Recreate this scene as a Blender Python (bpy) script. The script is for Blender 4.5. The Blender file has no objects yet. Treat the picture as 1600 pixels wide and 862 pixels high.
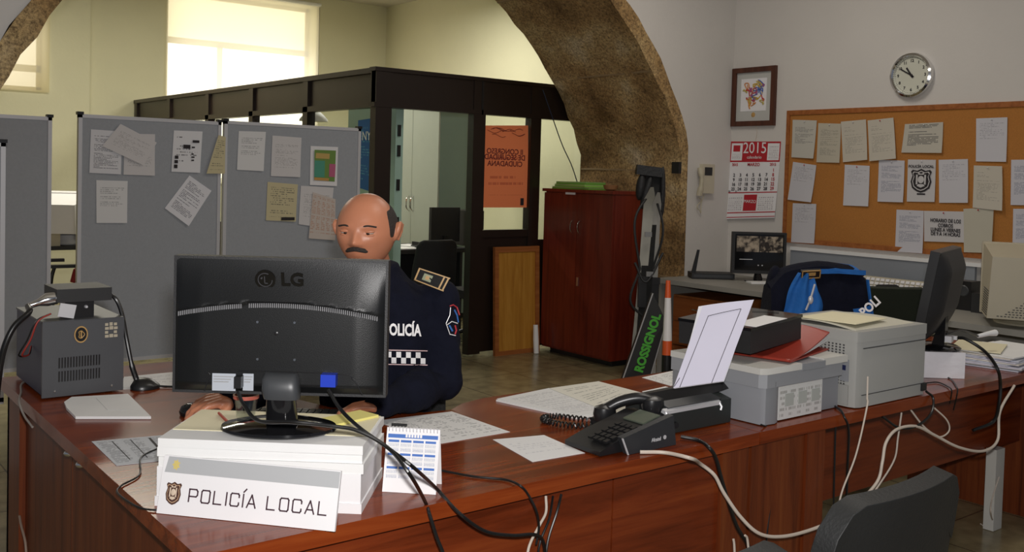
import bpy, bmesh, math, random
import numpy as np
from mathutils import Vector, Matrix, Euler
from math import sin, cos, radians, pi
random.seed(7)
SC = bpy.context.scene
COL = SC.collection

# ---------------------------------------------------------------- camera
CAM_H, FPX, PCX, PCY = 1.5, 1538.0, 800.0, 330.0
ROLL, PITCH, YAW = radians(1.57), radians(2.12), radians(38.0)
FH = Vector((sin(YAW), cos(YAW), 0)); RT = Vector((cos(YAW), -sin(YAW), 0)); UP = Vector((0, 0, 1))
FWD = FH*cos(PITCH) - UP*sin(PITCH); U0 = UP*cos(PITCH) + FH*sin(PITCH)
cam_right = RT*cos(ROLL) + U0*sin(ROLL); cam_up = U0*cos(ROLL) - RT*sin(ROLL)
cam = bpy.data.cameras.new('camera'); camo = bpy.data.objects.new('camera', cam); COL.objects.link(camo)
mw = Matrix((cam_right, cam_up, -FWD)).transposed().to_4x4(); mw.translation = (0, 0, CAM_H)
camo.matrix_world = mw
cam.sensor_width = 36; cam.lens = FPX/1600*36; cam.shift_y = -(431-PCY)/1600; cam.clip_start = .05
SC.camera = camo

# ---------------------------------------------------------------- world, lights, exposure
vs = SC.view_settings
SC.display_settings.display_device = 'sRGB'
vs.view_transform = 'Standard'; vs.look = 'None'; vs.gamma = 1; vs.use_curve_mapping = False
vs.exposure = 0.0
w = bpy.data.worlds.new('world'); SC.world = w; w.use_nodes = True
w.node_tree.nodes['Background'].inputs[0].default_value = (.80, .86, 1, 1)
w.node_tree.nodes['Background'].inputs[1].default_value = 0.16

def area(name, loc, size, power, color, rot=(0, 0, 0), size_y=None):
    l = bpy.data.lights.new(name, 'AREA'); l.energy = power; l.color = color; l.size = size
    if size_y: l.shape = 'RECTANGLE'; l.size_y = size_y
    o = bpy.data.objects.new(name, l); COL.objects.link(o); o.location = loc; o.rotation_euler = rot
    return o
# added fill lights, unseen, below the ceilings of both rooms, and the photographer's flash
area('fill_light_front', (3.0, 1.6, 3.55), 1.2, 20, (1, .93, .84), size_y=.3)
area('fill_light_front', (4.6, 3.9, 3.55), 1.2, 21, (1, .93, .84), size_y=.3)
area('fill_light_back', (2.6, 9.6, 3.75), 1.5, 80, (1, .95, .80), size_y=.4)  # added out of view to brighten the cream walls behind the arch
area('fill_light_cabin', (5.6, 9.2, 3.6), 1.2, 75, (1, .97, .88), size_y=.4)  # added fill over the booth, brightens the mint wardrobe inside
fl = bpy.data.lights.new('camera_flash', 'AREA'); fl.energy = 66; fl.size = .07; fl.color = (1, .97, .95)
flo = bpy.data.objects.new('camera_flash', fl); COL.objects.link(flo)
fm = mw.copy(); fm.translation = Vector((0, 0, CAM_H)) + cam_up*.13 + cam_right*.03; flo.matrix_world = fm

# ---------------------------------------------------------------- projection onto real planes
def ray(px, py):
    x = (px-PCX)/FPX; y = -(py-PCY)/FPX
    return FWD + cam_right*x + cam_up*y
def P(px, py, x=None, y=None, z=None, d=None):
    r = ray(px, py)
    t = (z-CAM_H)/r.z if z is not None else x/r.x if x is not None else y/r.y if y is not None else d
    return Vector((0, 0, CAM_H)) + r*t

# ---------------------------------------------------------------- mesh helpers
class MB:
    def __init__(s, M=None): s.bm = bmesh.new(); s.M = M or Matrix(); s.uv = None
    def _add(s, verts, faces, bev=0, seg=2, M=None):
        Mx = s.M @ M if M else s.M
        vs_ = [s.bm.verts.new(Mx @ Vector(v)) for v in verts]; fs = []
        for f in faces:
            try: fs.append(s.bm.faces.new([vs_[i] for i in f]))
            except ValueError: pass
        if bev > 0:
            es = list({e for f in fs for e in f.edges if len(e.link_faces) == 2 and e.calc_face_angle(0) > .6})
            bmesh.ops.bevel(s.bm, geom=es, offset=bev, segments=seg, profile=.5, affect='EDGES', clamp_overlap=True)
        return s
    def box(s, x0, x1, y0, y1, z0, z1, bev=0, seg=2, M=None):
        v = [(x0,y0,z0),(x1,y0,z0),(x1,y1,z0),(x0,y1,z0),(x0,y0,z1),(x1,y0,z1),(x1,y1,z1),(x0,y1,z1)]
        return s._add(v, [(3,2,1,0),(4,5,6,7),(0,1,5,4),(1,2,6,5),(2,3,7,6),(3,0,4,7)], bev, seg, M)
    def rbox(s, c, size, rot=(0,0,0), bev=0, seg=2):
        M = Matrix.Translation(c) @ Euler(rot).to_matrix().to_4x4(); a, b, h = [k/2 for k in size]
        return s.box(-a, a, -b, b, -h, h, bev, seg, M)
    def hexa(s, pts, bev=0, seg=2):  # 8 corners, bottom four then top four, counter-clockwise
        return s._add(pts, [(3,2,1,0),(4,5,6,7),(0,1,5,4),(1,2,6,5),(2,3,7,6),(3,0,4,7)], bev, seg)
    def prism(s, pts, z0, z1, bev=0, seg=2, M=None):  # 2D outline (x,y) extruded in z
        n = len(pts); v = [(p[0],p[1],z0) for p in pts]+[(p[0],p[1],z1) for p in pts]
        f = [tuple(reversed(range(n))), tuple(range(n,2*n))]+[(i,(i+1)%n,n+(i+1)%n,n+i) for i in range(n)]
        return s._add(v, f, bev, seg, M)
    def prism_x(s, pts, x0, x1, bev=0, seg=2, M=None):  # outline (y,z) extruded in x
        Q = Matrix(((0,0,1,0),(1,0,0,0),(0,1,0,0),(0,0,0,1)))
        return s.prism(pts, x0, x1, bev, seg, (M @ Q) if M else Q)
    def prism_y(s, pts, y0, y1, bev=0, seg=2, M=None):  # outline (x,z) extruded in y
        Q = Matrix(((1,0,0,0),(0,0,-1,0),(0,1,0,0),(0,0,0,1)))
        return s.prism(pts, -y1, -y0, bev, seg, (M @ Q) if M else Q)
    def tube(s, pts, r, seg=8, closed=False, cap=True):
        pts = [Vector(p) for p in pts]; n = len(pts)
        rs = r if isinstance(r, (list, tuple)) else [r]*n
        V = []; F = []; up = None
        for i, p in enumerate(pts):
            t = ((pts[(i+1)%n] if (closed or i<n-1) else p) - (pts[i-1] if (closed or i>0) else p)).normalized()
            if up is None:
                up = Vector((0,0,1)) if abs(t.z)<.9 else Vector((1,0,0))
            a = t.cross(up)
            if a.length < 1e-5: a = t.orthogonal()
            a.normalize(); b = a.cross(t).normalized(); up = b
            for k in range(seg):
                q = 2*pi*k/seg; V.append(p + (a*cos(q)+b*sin(q))*rs[i])
        m = n if closed else n-1
        for i in range(m):
            for k in range(seg):
                i2 = (i+1)%n; F.append((i*seg+k, i*seg+(k+1)%seg, i2*seg+(k+1)%seg, i2*seg+k))
        if cap and not closed:
            F.append(tuple(range(seg))[::-1]); F.append(tuple((n-1)*seg+k for k in range(seg)))
        s._add(V, F); bmesh.ops.recalc_face_normals(s.bm, faces=s.bm.faces[:]) ; return s
    def cyl(s, p0, p1, r0, r1=None, seg=20):
        return s.tube([p0, p1], [r0, r0 if r1 is None else r1], seg)
    def lathe(s, prof, c=(0,0,0), seg=28, M=None, sx=1, sy=1):  # prof: (r,z)
        V = []; F = []; n = len(prof)
        for r, z in prof:
            for k in range(seg): V.append((c[0]+r*sx*cos(2*pi*k/seg), c[1]+r*sy*sin(2*pi*k/seg), c[2]+z))
        for i in range(n-1):
            for k in range(seg): F.append((i*seg+k, i*seg+(k+1)%seg, (i+1)*seg+(k+1)%seg, (i+1)*seg+k))
        F.append(tuple(range(seg))[::-1]); F.append(tuple((n-1)*seg+k for k in range(seg)))
        return s._add(V, F, 0, 2, M)
    def ell(s, c, r, rot=(0,0,0), u=20, v=12):
        M = Matrix.Translation(c) @ Euler(rot).to_matrix().to_4x4()
        prof = [(max(1e-4, sin(pi*i/v)), -cos(pi*i/v)) for i in range(v+1)]
        V = []; F = []
        for a, z in prof:
            for k in range(u): V.append((a*r[0]*cos(2*pi*k/u), a*r[1]*sin(2*pi*k/u), z*r[2]))
        for i in range(v):
            for k in range(u): F.append((i*u+k, i*u+(k+1)%u, (i+1)*u+(k+1)%u, (i+1)*u+k))
        return s._add(V, F, 0, 2, M)
    def surf(s, fn, nu, nv, th=0, uv=True):  # fn(u,v)->point ; sheet with thickness
        if uv and s.uv is None: s.uv = s.bm.loops.layers.uv.new('UVMap')
        g = [[Vector(fn(i/nu, j/nv)) for i in range(nu+1)] for j in range(nv+1)]
        top = [[s.bm.verts.new(s.M @ p) for p in row] for row in g]
        def face(vs4, uvs):
            f = s.bm.faces.new(vs4)
            if s.uv is not None:
                for l, q in zip(f.loops, uvs): l[s.uv].uv = q
            return f
        for j in range(nv):
            for i in range(nu):
                face([top[j][i],top[j][i+1],top[j+1][i+1],top[j+1][i]], [(i/nu,j/nv),((i+1)/nu,j/nv),((i+1)/nu,(j+1)/nv),(i/nu,(j+1)/nv)])
        if th:
            nrm = (g[0][-1]-g[0][0]).cross(g[-1][0]-g[0][0]).normalized()*th
            bot = [[s.bm.verts.new(s.M @ (p-nrm)) for p in row] for row in g]
            for j in range(nv):
                for i in range(nu):
                    face([bot[j+1][i],bot[j+1][i+1],bot[j][i+1],bot[j][i]], [(-1,-1)]*4)
            ring = [(0,i) for i in range(nu)]+[(j,nu) for j in range(nv)]+[(nv,i) for i in range(nu,0,-1)]+[(j,0) for j in range(nv,0,-1)]
            for a in range(len(ring)):
                p, q = ring[a], ring[(a+1)%len(ring)]
                face([top[q[0]][q[1]],top[p[0]][p[1]],bot[p[0]][p[1]],bot[q[0]][q[1]]], [(-1,-1)]*4)
        return s
    def build(s, name, mat, parent=None, label=None, smooth=True, local=False, ang=35, recalc=False):
        if recalc: bmesh.ops.recalc_face_normals(s.bm, faces=s.bm.faces[:])
        me = bpy.data.meshes.new(name); s.bm.to_mesh(me); s.bm.free()
        return link_mesh(name, me, mat, parent, label, smooth, local, ang)
def link_mesh(name, me, mat, parent=None, label=None, smooth=True, local=False, ang=35):
    if smooth:
        me.polygons.foreach_set('use_smooth', [True]*len(me.polygons)); me.set_sharp_from_angle(angle=radians(ang))
    for m in (mat if isinstance(mat, (list, tuple)) else [mat]): me.materials.append(m)
    o = bpy.data.objects.new(name, me); COL.objects.link(o)
    if parent is not None:
        r = parent
        while r.parent: r = r.parent
        if not local: me.transform(Matrix.LocRotScale(r.location, r.rotation_euler, None).inverted())
        if parent.type == 'MESH' and parent.parent is None: me.transform(Matrix())
        o.parent = parent
    elif not local:
        co = np.empty(len(me.vertices)*3); me.vertices.foreach_get('co', co); co = co.reshape(-1,3)
        lo, hi = co.min(0), co.max(0); c = Vector(((lo[0]+hi[0])/2, (lo[1]+hi[1])/2, lo[2]))
        me.transform(Matrix.Translation(-c)); o.location = c
    if label: o['label'] = label
    return o
def tag(o, label, cat, group=None, kind=None):
    o['label'] = label; o['category'] = cat
    if group: o['group'] = group
    if kind: o['kind'] = kind
    return o
def thing(name, label, cat, loc=(0,0,0), rz=0, group=None):
    o = bpy.data.objects.new(name, None); COL.objects.link(o); o.empty_display_size = .1
    o.location = loc; o.rotation_euler = (0, 0, rz); return tag(o, label, cat, group)
def struct(o): o['kind'] = 'structure'; return o
def frame(o):  # matrix of a thing, for building in its local frame
    return Matrix.LocRotScale(o.location, o.rotation_euler, None)
def dup(root, loc=None, rz=None, label=None):
    def cp(o, par):
        c = o.copy(); COL.objects.link(c)
        if par is not None: c.parent = par
        for ch in list(o.children): cp(ch, c)
        return c
    r = cp(root, None)
    if loc is not None: r.location = loc
    if rz is not None: r.rotation_euler = (0, 0, rz)
    if label: r['label'] = label
    return r
def spline(pts, n=10):
    pts = [Vector(p) for p in pts]; q = [pts[0]*2-pts[1]]+pts+[pts[-1]*2-pts[-2]]; out = []
    for i in range(1, len(q)-2):
        for k in range(n):
            t = k/n; a, b, c, d = q[i-1], q[i], q[i+1], q[i+2]
            out.append(.5*((2*b)+(-a+c)*t+(2*a-5*b+4*c-d)*t*t+(-a+3*b-3*c+d)*t**3))
    return out+[pts[-1]]
DG = None
def text(s_, size, mat, parent, M, name='lettering', sx=1, ext=.0006, align='CENTER', space=1, bold=0, label=None):
    cu = bpy.data.curves.new(name, 'FONT'); cu.body = s_; cu.size = size; cu.extrude = ext; cu.align_x = align
    cu.align_y = 'CENTER'; cu.space_character = space; cu.offset = bold; cu.resolution_u = 3
    t = bpy.data.objects.new(name, cu); COL.objects.link(t)
    bpy.context.view_layer.update()
    me = bpy.data.meshes.new_from_object(t.evaluated_get(bpy.context.evaluated_depsgraph_get()))
    bpy.data.objects.remove(t); me.transform(M @ Matrix.Diagonal((sx,1,1,1))); me.materials.clear()
    return link_mesh(name, me, mat, parent, label, smooth=False)

# ---------------------------------------------------------------- materials
def mat(name, col, rough=.5, metal=0, spec=.5, coat=0, noise=0, nscale=8, bump=0, bscale=40, trans=0, emis=0, sheen=0, alpha=1):
    m = bpy.data.materials.new(name); m.use_nodes = True; nt = m.node_tree; b = nt.nodes['Principled BSDF']
    b.inputs['Base Color'].default_value = (*col, 1); b.inputs['Roughness'].default_value = rough
    b.inputs['Metallic'].default_value = metal; b.inputs['Specular IOR Level'].default_value = spec
    b.inputs['Coat Weight'].default_value = coat; b.inputs['Transmission Weight'].default_value = trans
    b.inputs['Sheen Weight'].default_value = sheen
    if emis: b.inputs['Emission Color'].default_value = (*col, 1); b.inputs['Emission Strength'].default_value = emis
    tc = nt.nodes.new('ShaderNodeTexCoord')
    n1 = nt.nodes.new('ShaderNodeTexNoise'); n1.inputs['Scale'].default_value = nscale; n1.inputs['Detail'].default_value = 5
    nt.links.new(tc.outputs['Object'], n1.inputs['Vector'])
    amt = noise if noise else .04
    mx = nt.nodes.new('ShaderNodeMix'); mx.data_type = 'RGBA'
    mx.inputs['A'].default_value = (*[c*(1-amt) for c in col], 1); mx.inputs['B'].default_value = (*[min(1, c*(1+amt)) for c in col], 1)
    nt.links.new(n1.outputs['Fac'], mx.inputs['Factor']); nt.links.new(mx.outputs['Result'], b.inputs['Base Color'])
    if bump:
        n2 = nt.nodes.new('ShaderNodeTexNoise'); n2.inputs['Scale'].default_value = bscale; n2.inputs['Detail'].default_value = 4
        nt.links.new(tc.outputs['Object'], n2.inputs['Vector'])
        bp = nt.nodes.new('ShaderNodeBump'); bp.inputs['Strength'].default_value = bump; bp.inputs['Distance'].default_value = .01
        nt.links.new(n2.outputs['Fac'], bp.inputs['Height']); nt.links.new(bp.outputs['Normal'], b.inputs['Normal'])
    return m
def ramp(nt, src, stops):
    r = nt.nodes.new('ShaderNodeValToRGB'); el = r.color_ramp.elements
    while len(el) < len(stops): el.new(.5)
    for e, (p, c) in zip(el, stops): e.position = p; e.color = (*c, 1)
    nt.links.new(src, r.inputs[0]); return r.outputs[0]
def wood(name, dark, mid, light, axis='x', rough=.22, coat=.3, scale=1.0):
    m = bpy.data.materials.new(name); m.use_nodes = True; nt = m.node_tree; b = nt.nodes['Principled BSDF']
    tc = nt.nodes.new('ShaderNodeTexCoord'); mp = nt.nodes.new('ShaderNodeMapping')
    st = {'x': (1.2, 22, 22), 'y': (22, 1.2, 22), 'z': (22, 22, 1.2)}[axis]
    mp.inputs['Scale'].default_value = [k*scale for k in st]
    n = nt.nodes.new('ShaderNodeTexNoise'); n.inputs['Scale'].default_value = 1; n.inputs['Detail'].default_value = 7
    n.inputs['Roughness'].default_value = .65; n.inputs['Distortion'].default_value = .7
    nt.links.new(tc.outputs['Object'], mp.inputs[0]); nt.links.new(mp.outputs[0], n.inputs['Vector'])
    c = ramp(nt, n.outputs['Fac'], [(.30, dark), (.5, mid), (.72, light)])
    nt.links.new(c, b.inputs['Base Color']); b.inputs['Roughness'].default_value = rough
    b.inputs['Coat Weight'].default_value = coat; b.inputs['Coat Roughness'].default_value = .12; b.inputs['Specular IOR Level'].default_value = .32
    return m
def math_(nt, op, a, b_=None):
    n = nt.nodes.new('ShaderNodeMath'); n.operation = op
    for i, v in enumerate((a, b_)):
        if v is None: continue
        if isinstance(v, (int, float)): n.inputs[i].default_value = v
        else: nt.links.new(v, n.inputs[i])
    return n.outputs[0]
def paper(name, base, ink=(.08,.08,.1), lines=30, seed=0, cols=1, opacity=.75, top=.9, bot=.1, tint=None, thr=.44, rough=.8, dens=.5):
    """white sheet with rows of small print, in the sheet's own UV space"""
    m = bpy.data.materials.new(name); m.use_nodes = True; nt = m.node_tree; b = nt.nodes['Principled BSDF']
    uv = nt.nodes.new('ShaderNodeUVMap'); sp = nt.nodes.new('ShaderNodeSeparateXYZ'); nt.links.new(uv.outputs[0], sp.inputs[0])
    U, V = sp.outputs[0], sp.outputs[1]
    uc = math_(nt, 'FRACT', math_(nt, 'MULTIPLY', U, cols)) if cols > 1 else U
    vl = math_(nt, 'MULTIPLY', V, lines); row = math_(nt, 'FLOOR', vl); fr = math_(nt, 'FRACT', vl)
    on = math_(nt, 'GREATER_THAN', fr, 1-dens)
    cb = nt.nodes.new('ShaderNodeCombineXYZ'); nt.links.new(math_(nt, 'MULTIPLY', U, 34), cb.inputs[0]); nt.links.new(math_(nt, 'MULTIPLY', row, 7.31), cb.inputs[1]); cb.inputs[2].default_value = seed*3.7
    nz = nt.nodes.new('ShaderNodeTexNoise'); nz.inputs['Scale'].default_value = 1; nz.inputs['Detail'].default_value = 1; nt.links.new(cb.outputs[0], nz.inputs['Vector'])
    word = math_(nt, 'GREATER_THAN', nz.outputs['Fac'], thr)
    cb2 = nt.nodes.new('ShaderNodeCombineXYZ'); nt.links.new(math_(nt, 'MULTIPLY', row, 1.73), cb2.inputs[1]); cb2.inputs[2].default_value = seed
    nz2 = nt.nodes.new('ShaderNodeTexWhiteNoise'); nt.links.new(cb2.outputs[0], nz2.inputs['Vector'])
    ln = math_(nt, 'LESS_THAN', uc, math_(nt, 'SUBTRACT', .9, math_(nt, 'MULTIPLY', math_(nt, 'POWER', nz2.outputs['Value'], 3), .6)))
    lm = math_(nt, 'GREATER_THAN', uc, .12)
    inb = math_(nt, 'MULTIPLY', math_(nt, 'LESS_THAN', V, top), math_(nt, 'GREATER_THAN', V, bot))
    sk = math_(nt, 'GREATER_THAN', math_(nt, 'FRACT', math_(nt, 'MULTIPLY', nz2.outputs['Value'], 13.7)), .18)
    f = on
    for q in (word, ln, lm, inb, sk): f = math_(nt, 'MULTIPLY', f, q)
    f = math_(nt, 'MULTIPLY', f, opacity)
    mx = nt.nodes.new('ShaderNodeMix'); mx.data_type = 'RGBA'; mx.inputs['A'].default_value = (*base, 1); mx.inputs['B'].default_value = (*ink, 1)
    nt.links.new(f, mx.inputs['Factor']); nt.links.new(mx.outputs['Result'], b.inputs['Base Color'])
    b.inputs['Roughness'].default_value = rough; b.inputs['Specular IOR Level'].default_value = .2
    return m
def vents(name, base, hole, su, sv, duty=.45, rough=.5, coord='Object', axes=(0, 2)):
    """surface pattern of small punched holes in object space"""
    m = bpy.data.materials.new(name); m.use_nodes = True; nt = m.node_tree; b = nt.nodes['Principled BSDF']
    tc = nt.nodes.new('ShaderNodeTexCoord'); sp = nt.nodes.new('ShaderNodeSeparateXYZ'); nt.links.new(tc.outputs[coord], sp.inputs[0])
    a = math_(nt, 'FRACT', math_(nt, 'MULTIPLY', sp.outputs[axes[0]], su)); c = math_(nt, 'FRACT', math_(nt, 'MULTIPLY', sp.outputs[axes[1]], sv))
    f = math_(nt, 'MULTIPLY', math_(nt, 'LESS_THAN', a, duty), math_(nt, 'LESS_THAN', c, duty))
    mx = nt.nodes.new('ShaderNodeMix'); mx.data_type = 'RGBA'; mx.inputs['A'].default_value = (*base, 1); mx.inputs['B'].default_value = (*hole, 1)
    nt.links.new(f, mx.inputs['Factor']); nt.links.new(mx.outputs['Result'], b.inputs['Base Color']); b.inputs['Roughness'].default_value = rough
    return m
M = {}
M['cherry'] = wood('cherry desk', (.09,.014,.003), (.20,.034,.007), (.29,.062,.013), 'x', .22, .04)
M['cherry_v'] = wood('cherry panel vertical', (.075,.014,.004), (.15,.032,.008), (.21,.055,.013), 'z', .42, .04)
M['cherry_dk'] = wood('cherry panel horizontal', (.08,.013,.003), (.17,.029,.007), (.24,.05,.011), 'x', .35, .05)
M['mahog'] = wood('mahogany cabinet', (.085,.010,.005), (.15,.018,.008), (.20,.028,.011), 'z', .35, .1)
M['oak'] = wood('orange wood frame', (.22,.07,.018), (.33,.11,.03), (.40,.15,.045), 'x', .45, .0)
M['honey'] = wood('honey plywood', (.36,.15,.02), (.46,.21,.03), (.56,.28,.05), 'z', .5, .0)
M['brownframe'] = wood('dark frame', (.05,.015,.008), (.08,.026,.014), (.12,.04,.02), 'z', .4, .1)
M['plaster_w'] = mat('white plaster', (.63,.60,.56), .85, noise=.05, nscale=2.5, bump=.15, bscale=25)
M['plaster_c'] = mat('cream plaster', (.66,.63,.44), .85, noise=.06, nscale=2, bump=.12, bscale=25)
M['ceil'] = mat('ceiling paint', (.60,.56,.48), .9, noise=.05)
M['black'] = mat('black plastic', (.012,.012,.013), .32, noise=.2)
M['blackg'] = mat('gloss black plastic', (.008,.008,.009), .07, noise=.1)
M['blackm'] = mat('matt black plastic', (.016,.016,.017), .55, noise=.2, bump=.15, bscale=400)
M['dkgrey'] = mat('dark grey plastic', (.045,.048,.052), .4, noise=.1)
M['cabin'] = mat('dark bronze metal frame', (.022,.013,.009), .35, metal=.2, noise=.15)
M['alu'] = mat('aluminium', (.62,.62,.64), .4, metal=.25, noise=.05)
M['chrome'] = mat('chrome', (.8,.8,.8), .12, metal=1)
M['felt'] = mat('grey felt board', (.37,.39,.42), .95, noise=.08, nscale=60, bump=.2, bscale=300)
M['steel_p'] = mat('grey painted steel', (.075,.078,.085), .42, noise=.08)
M['steel_b'] = mat('blue grey painted steel', (.05,.052,.085), .5, noise=.1)
M['white'] = mat('white plastic', (.78,.78,.77), .45)
M['paperw'] = mat('white paper', (.80,.80,.79), .85)
M['paperc'] = mat('cream paper', (.78,.72,.50), .85)
M['cardw'] = mat('white card', (.80,.79,.80), .6)
M['beige'] = mat('beige plastic', (.50,.45,.33), .5)
M['greyd'] = mat('grey laminate', (.30,.29,.26), .5, noise=.05)
M['navy'] = mat('navy cloth', (.0065,.0075,.016), .95, spec=.15, noise=.3, nscale=30, bump=.3, bscale=60)
M['skin'] = mat('skin', (.55,.22,.12), .42, noise=.12, nscale=14, bump=.05, bscale=120)
M['hair'] = mat('dark hair', (.03,.022,.018), .8, bump=.5, bscale=150)
M['retro'] = mat('reflective white print', (1,.97,.97), .3)
M['gold'] = mat('gold thread', (.50,.30,.10), .5, noise=.3, nscale=80)
M['blue'] = mat('blue plug', (.01,.04,.45), .35)
M['bluecloth'] = mat('bright blue cloth', (.008,.12,.42), .8, noise=.3, nscale=12, bump=.4, bscale=30)
M['cork'] = mat('cork', (.42,.17,.035), .95, noise=.22, nscale=140, bump=.3, bscale=250)
M['ink'] = mat('black ink', (.02,.015,.018), .7)
M['inkbrown'] = mat('dark maroon ink', (.05,.02,.03), .6)
M['inkred'] = mat('red ink', (.45,.015,.025), .7)
M['inkblue'] = mat('blue ink', (.06,.16,.48), .7)
M['cable_b'] = mat('black cable', (.008,.008,.008), .35)
M['cable_w'] = mat('white cable', (.60,.52,.44), .45)
M['red'] = mat('red leatherette', (.28,.03,.015), .35)
M['redcloth'] = mat('red chair cloth', (.22,.008,.012), .9, noise=.2)
M['fabricb'] = mat('charcoal chair cloth', (.014,.014,.014), .9, noise=.3, nscale=40, bump=.4, bscale=200)
M['green'] = mat('green card', (.14,.30,.05), .6)
M['mint'] = mat('mint lacquer', (.42,.62,.52), .45)
M['orange'] = mat('reflective orange', (.85,.13,.03), .4)
M['glass'] = None
def thin_glass(name, tint=(1,1,1), refl=.08):
    m = bpy.data.materials.new(name); m.use_nodes = True; nt = m.node_tree; nt.nodes.remove(nt.nodes['Principled BSDF'])
    t = nt.nodes.new('ShaderNodeBsdfTransparent'); t.inputs[0].default_value = (*tint, 1)
    g = nt.nodes.new('ShaderNodeBsdfGlossy'); g.inputs['Roughness'].default_value = .02
    x = nt.nodes.new('ShaderNodeMixShader'); x.inputs[0].default_value = refl
    nt.links.new(t.outputs[0], x.inputs[1]); nt.links.new(g.outputs[0], x.inputs[2])
    nt.links.new(x.outputs[0], nt.nodes['Material Output'].inputs[0]); return m
M['glass'] = thin_glass('clear glass', (.96,.98,.96), .05)
def stone_mat():
    m = bpy.data.materials.new('rough granite'); m.use_nodes = True; nt = m.node_tree; b = nt.nodes['Principled BSDF']
    tc = nt.nodes.new('ShaderNodeTexCoord')
    n1 = nt.nodes.new('ShaderNodeTexNoise'); n1.inputs['Scale'].default_value = 2.2; n1.inputs['Detail'].default_value = 8
    n2 = nt.nodes.new('ShaderNodeTexNoise'); n2.inputs['Scale'].default_value = 55; n2.inputs['Detail'].default_value = 4; n2.inputs['Roughness'].default_value = .8
    for n in (n1, n2): nt.links.new(tc.outputs['Object'], n.inputs['Vector'])
    c1 = ramp(nt, n1.outputs['Fac'], [(.30,(.16,.09,.03)),(.46,(.34,.215,.09)),(.58,(.46,.33,.16)),(.70,(.58,.48,.32))])
    c2 = ramp(nt, n2.outputs['Fac'], [(.36,(.35,.32,.3)),(.5,(.9,.88,.85)),(.64,(1.4,1.38,1.3))])
    mx = nt.nodes.new('ShaderNodeMix'); mx.data_type = 'RGBA'; mx.blend_type = 'MULTIPLY'; mx.inputs['Factor'].default_value = 1
    nt.links.new(c1, mx.inputs['A']); nt.links.new(c2, mx.inputs['B']); nt.links.new(mx.outputs['Result'], b.inputs['Base Color'])
    b.inputs['Roughness'].default_value = .9
    bp = nt.nodes.new('ShaderNodeBump'); bp.inputs['Strength'].default_value = .8; bp.inputs['Distance'].default_value = .02
    n3 = nt.nodes.new('ShaderNodeTexNoise'); n3.inputs['Scale'].default_value = 18; n3.inputs['Detail'].default_value = 8
    nt.links.new(tc.outputs['Object'], n3.inputs['Vector']); nt.links.new(n3.outputs['Fac'], bp.inputs['Height']); nt.links.new(bp.outputs['Normal'], b.inputs['Normal'])
    return m
M['stone'] = stone_mat()
def floor_mat():
    m = bpy.data.materials.new('terrazzo tiles'); m.use_nodes = True; nt = m.node_tree; b = nt.nodes['Principled BSDF']
    tc = nt.nodes.new('ShaderNodeTexCoord')
    br = nt.nodes.new('ShaderNodeTexBrick'); br.offset = 0; br.inputs['Scale'].default_value = 1; br.inputs['Brick Width'].default_value = .6; br.inputs['Row Height'].default_value = .6
    br.inputs['Mortar Size'].default_value = .004; br.inputs['Color1'].default_value = (.24,.20,.11,1); br.inputs['Color2'].default_value = (.29,.24,.135,1); br.inputs['Mortar'].default_value = (.10,.08,.05,1)
    n = nt.nodes.new('ShaderNodeTexNoise'); n.inputs['Scale'].default_value = 9; n.inputs['Detail'].default_value = 6
    nt.links.new(tc.outputs['Object'], br.inputs['Vector']); nt.links.new(tc.outputs['Object'], n.inputs['Vector'])
    c = ramp(nt, n.outputs['Fac'], [(.3,(.7,.7,.7)),(.7,(1.2,1.2,1.2))])
    mx = nt.nodes.new('ShaderNodeMix'); mx.data_type = 'RGBA'; mx.blend_type = 'MULTIPLY'; mx.inputs['Factor'].default_value = 1
    nt.links.new(br.outputs['Color'], mx.inputs['A']); nt.links.new(c, mx.inputs['B']); nt.links.new(mx.outputs['Result'], b.inputs['Base Color'])
    b.inputs['Roughness'].default_value = .22
    return m
M['floor'] = floor_mat()

# ================================================================ THE ROOM
WX, AY, AY2, BY, FX = 6.4, 5.29, 6.45, 12.4, 7.3      # cork wall, arch wall faces, back wall, far right wall
struct(MB().box(-3.2, 7.6, -1.2, 12.8, -.1, 0).build('floor', M['floor']))
struct(MB().box(-3.2, 6.6, -1.2, AY, 3.7, 3.8).build('ceiling', M['ceil']))
struct(MB().box(-3.2, 7.6, AY2, 12.8, 3.86, 3.96).build('ceiling', M['ceil']))
struct(MB().box(WX, WX+.2, -1.2, AY, 0, 3.7).build('wall_right', M['plaster_w']))
struct(MB().box(FX, FX+.2, AY2, 12.6, 0, 3.86).build('wall_far_right', M['plaster_c']))
struct(MB().box(-3.2, -3.0, AY2, 12.6, 0, 3.86).build('wall_left', M['plaster_c']))
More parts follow.
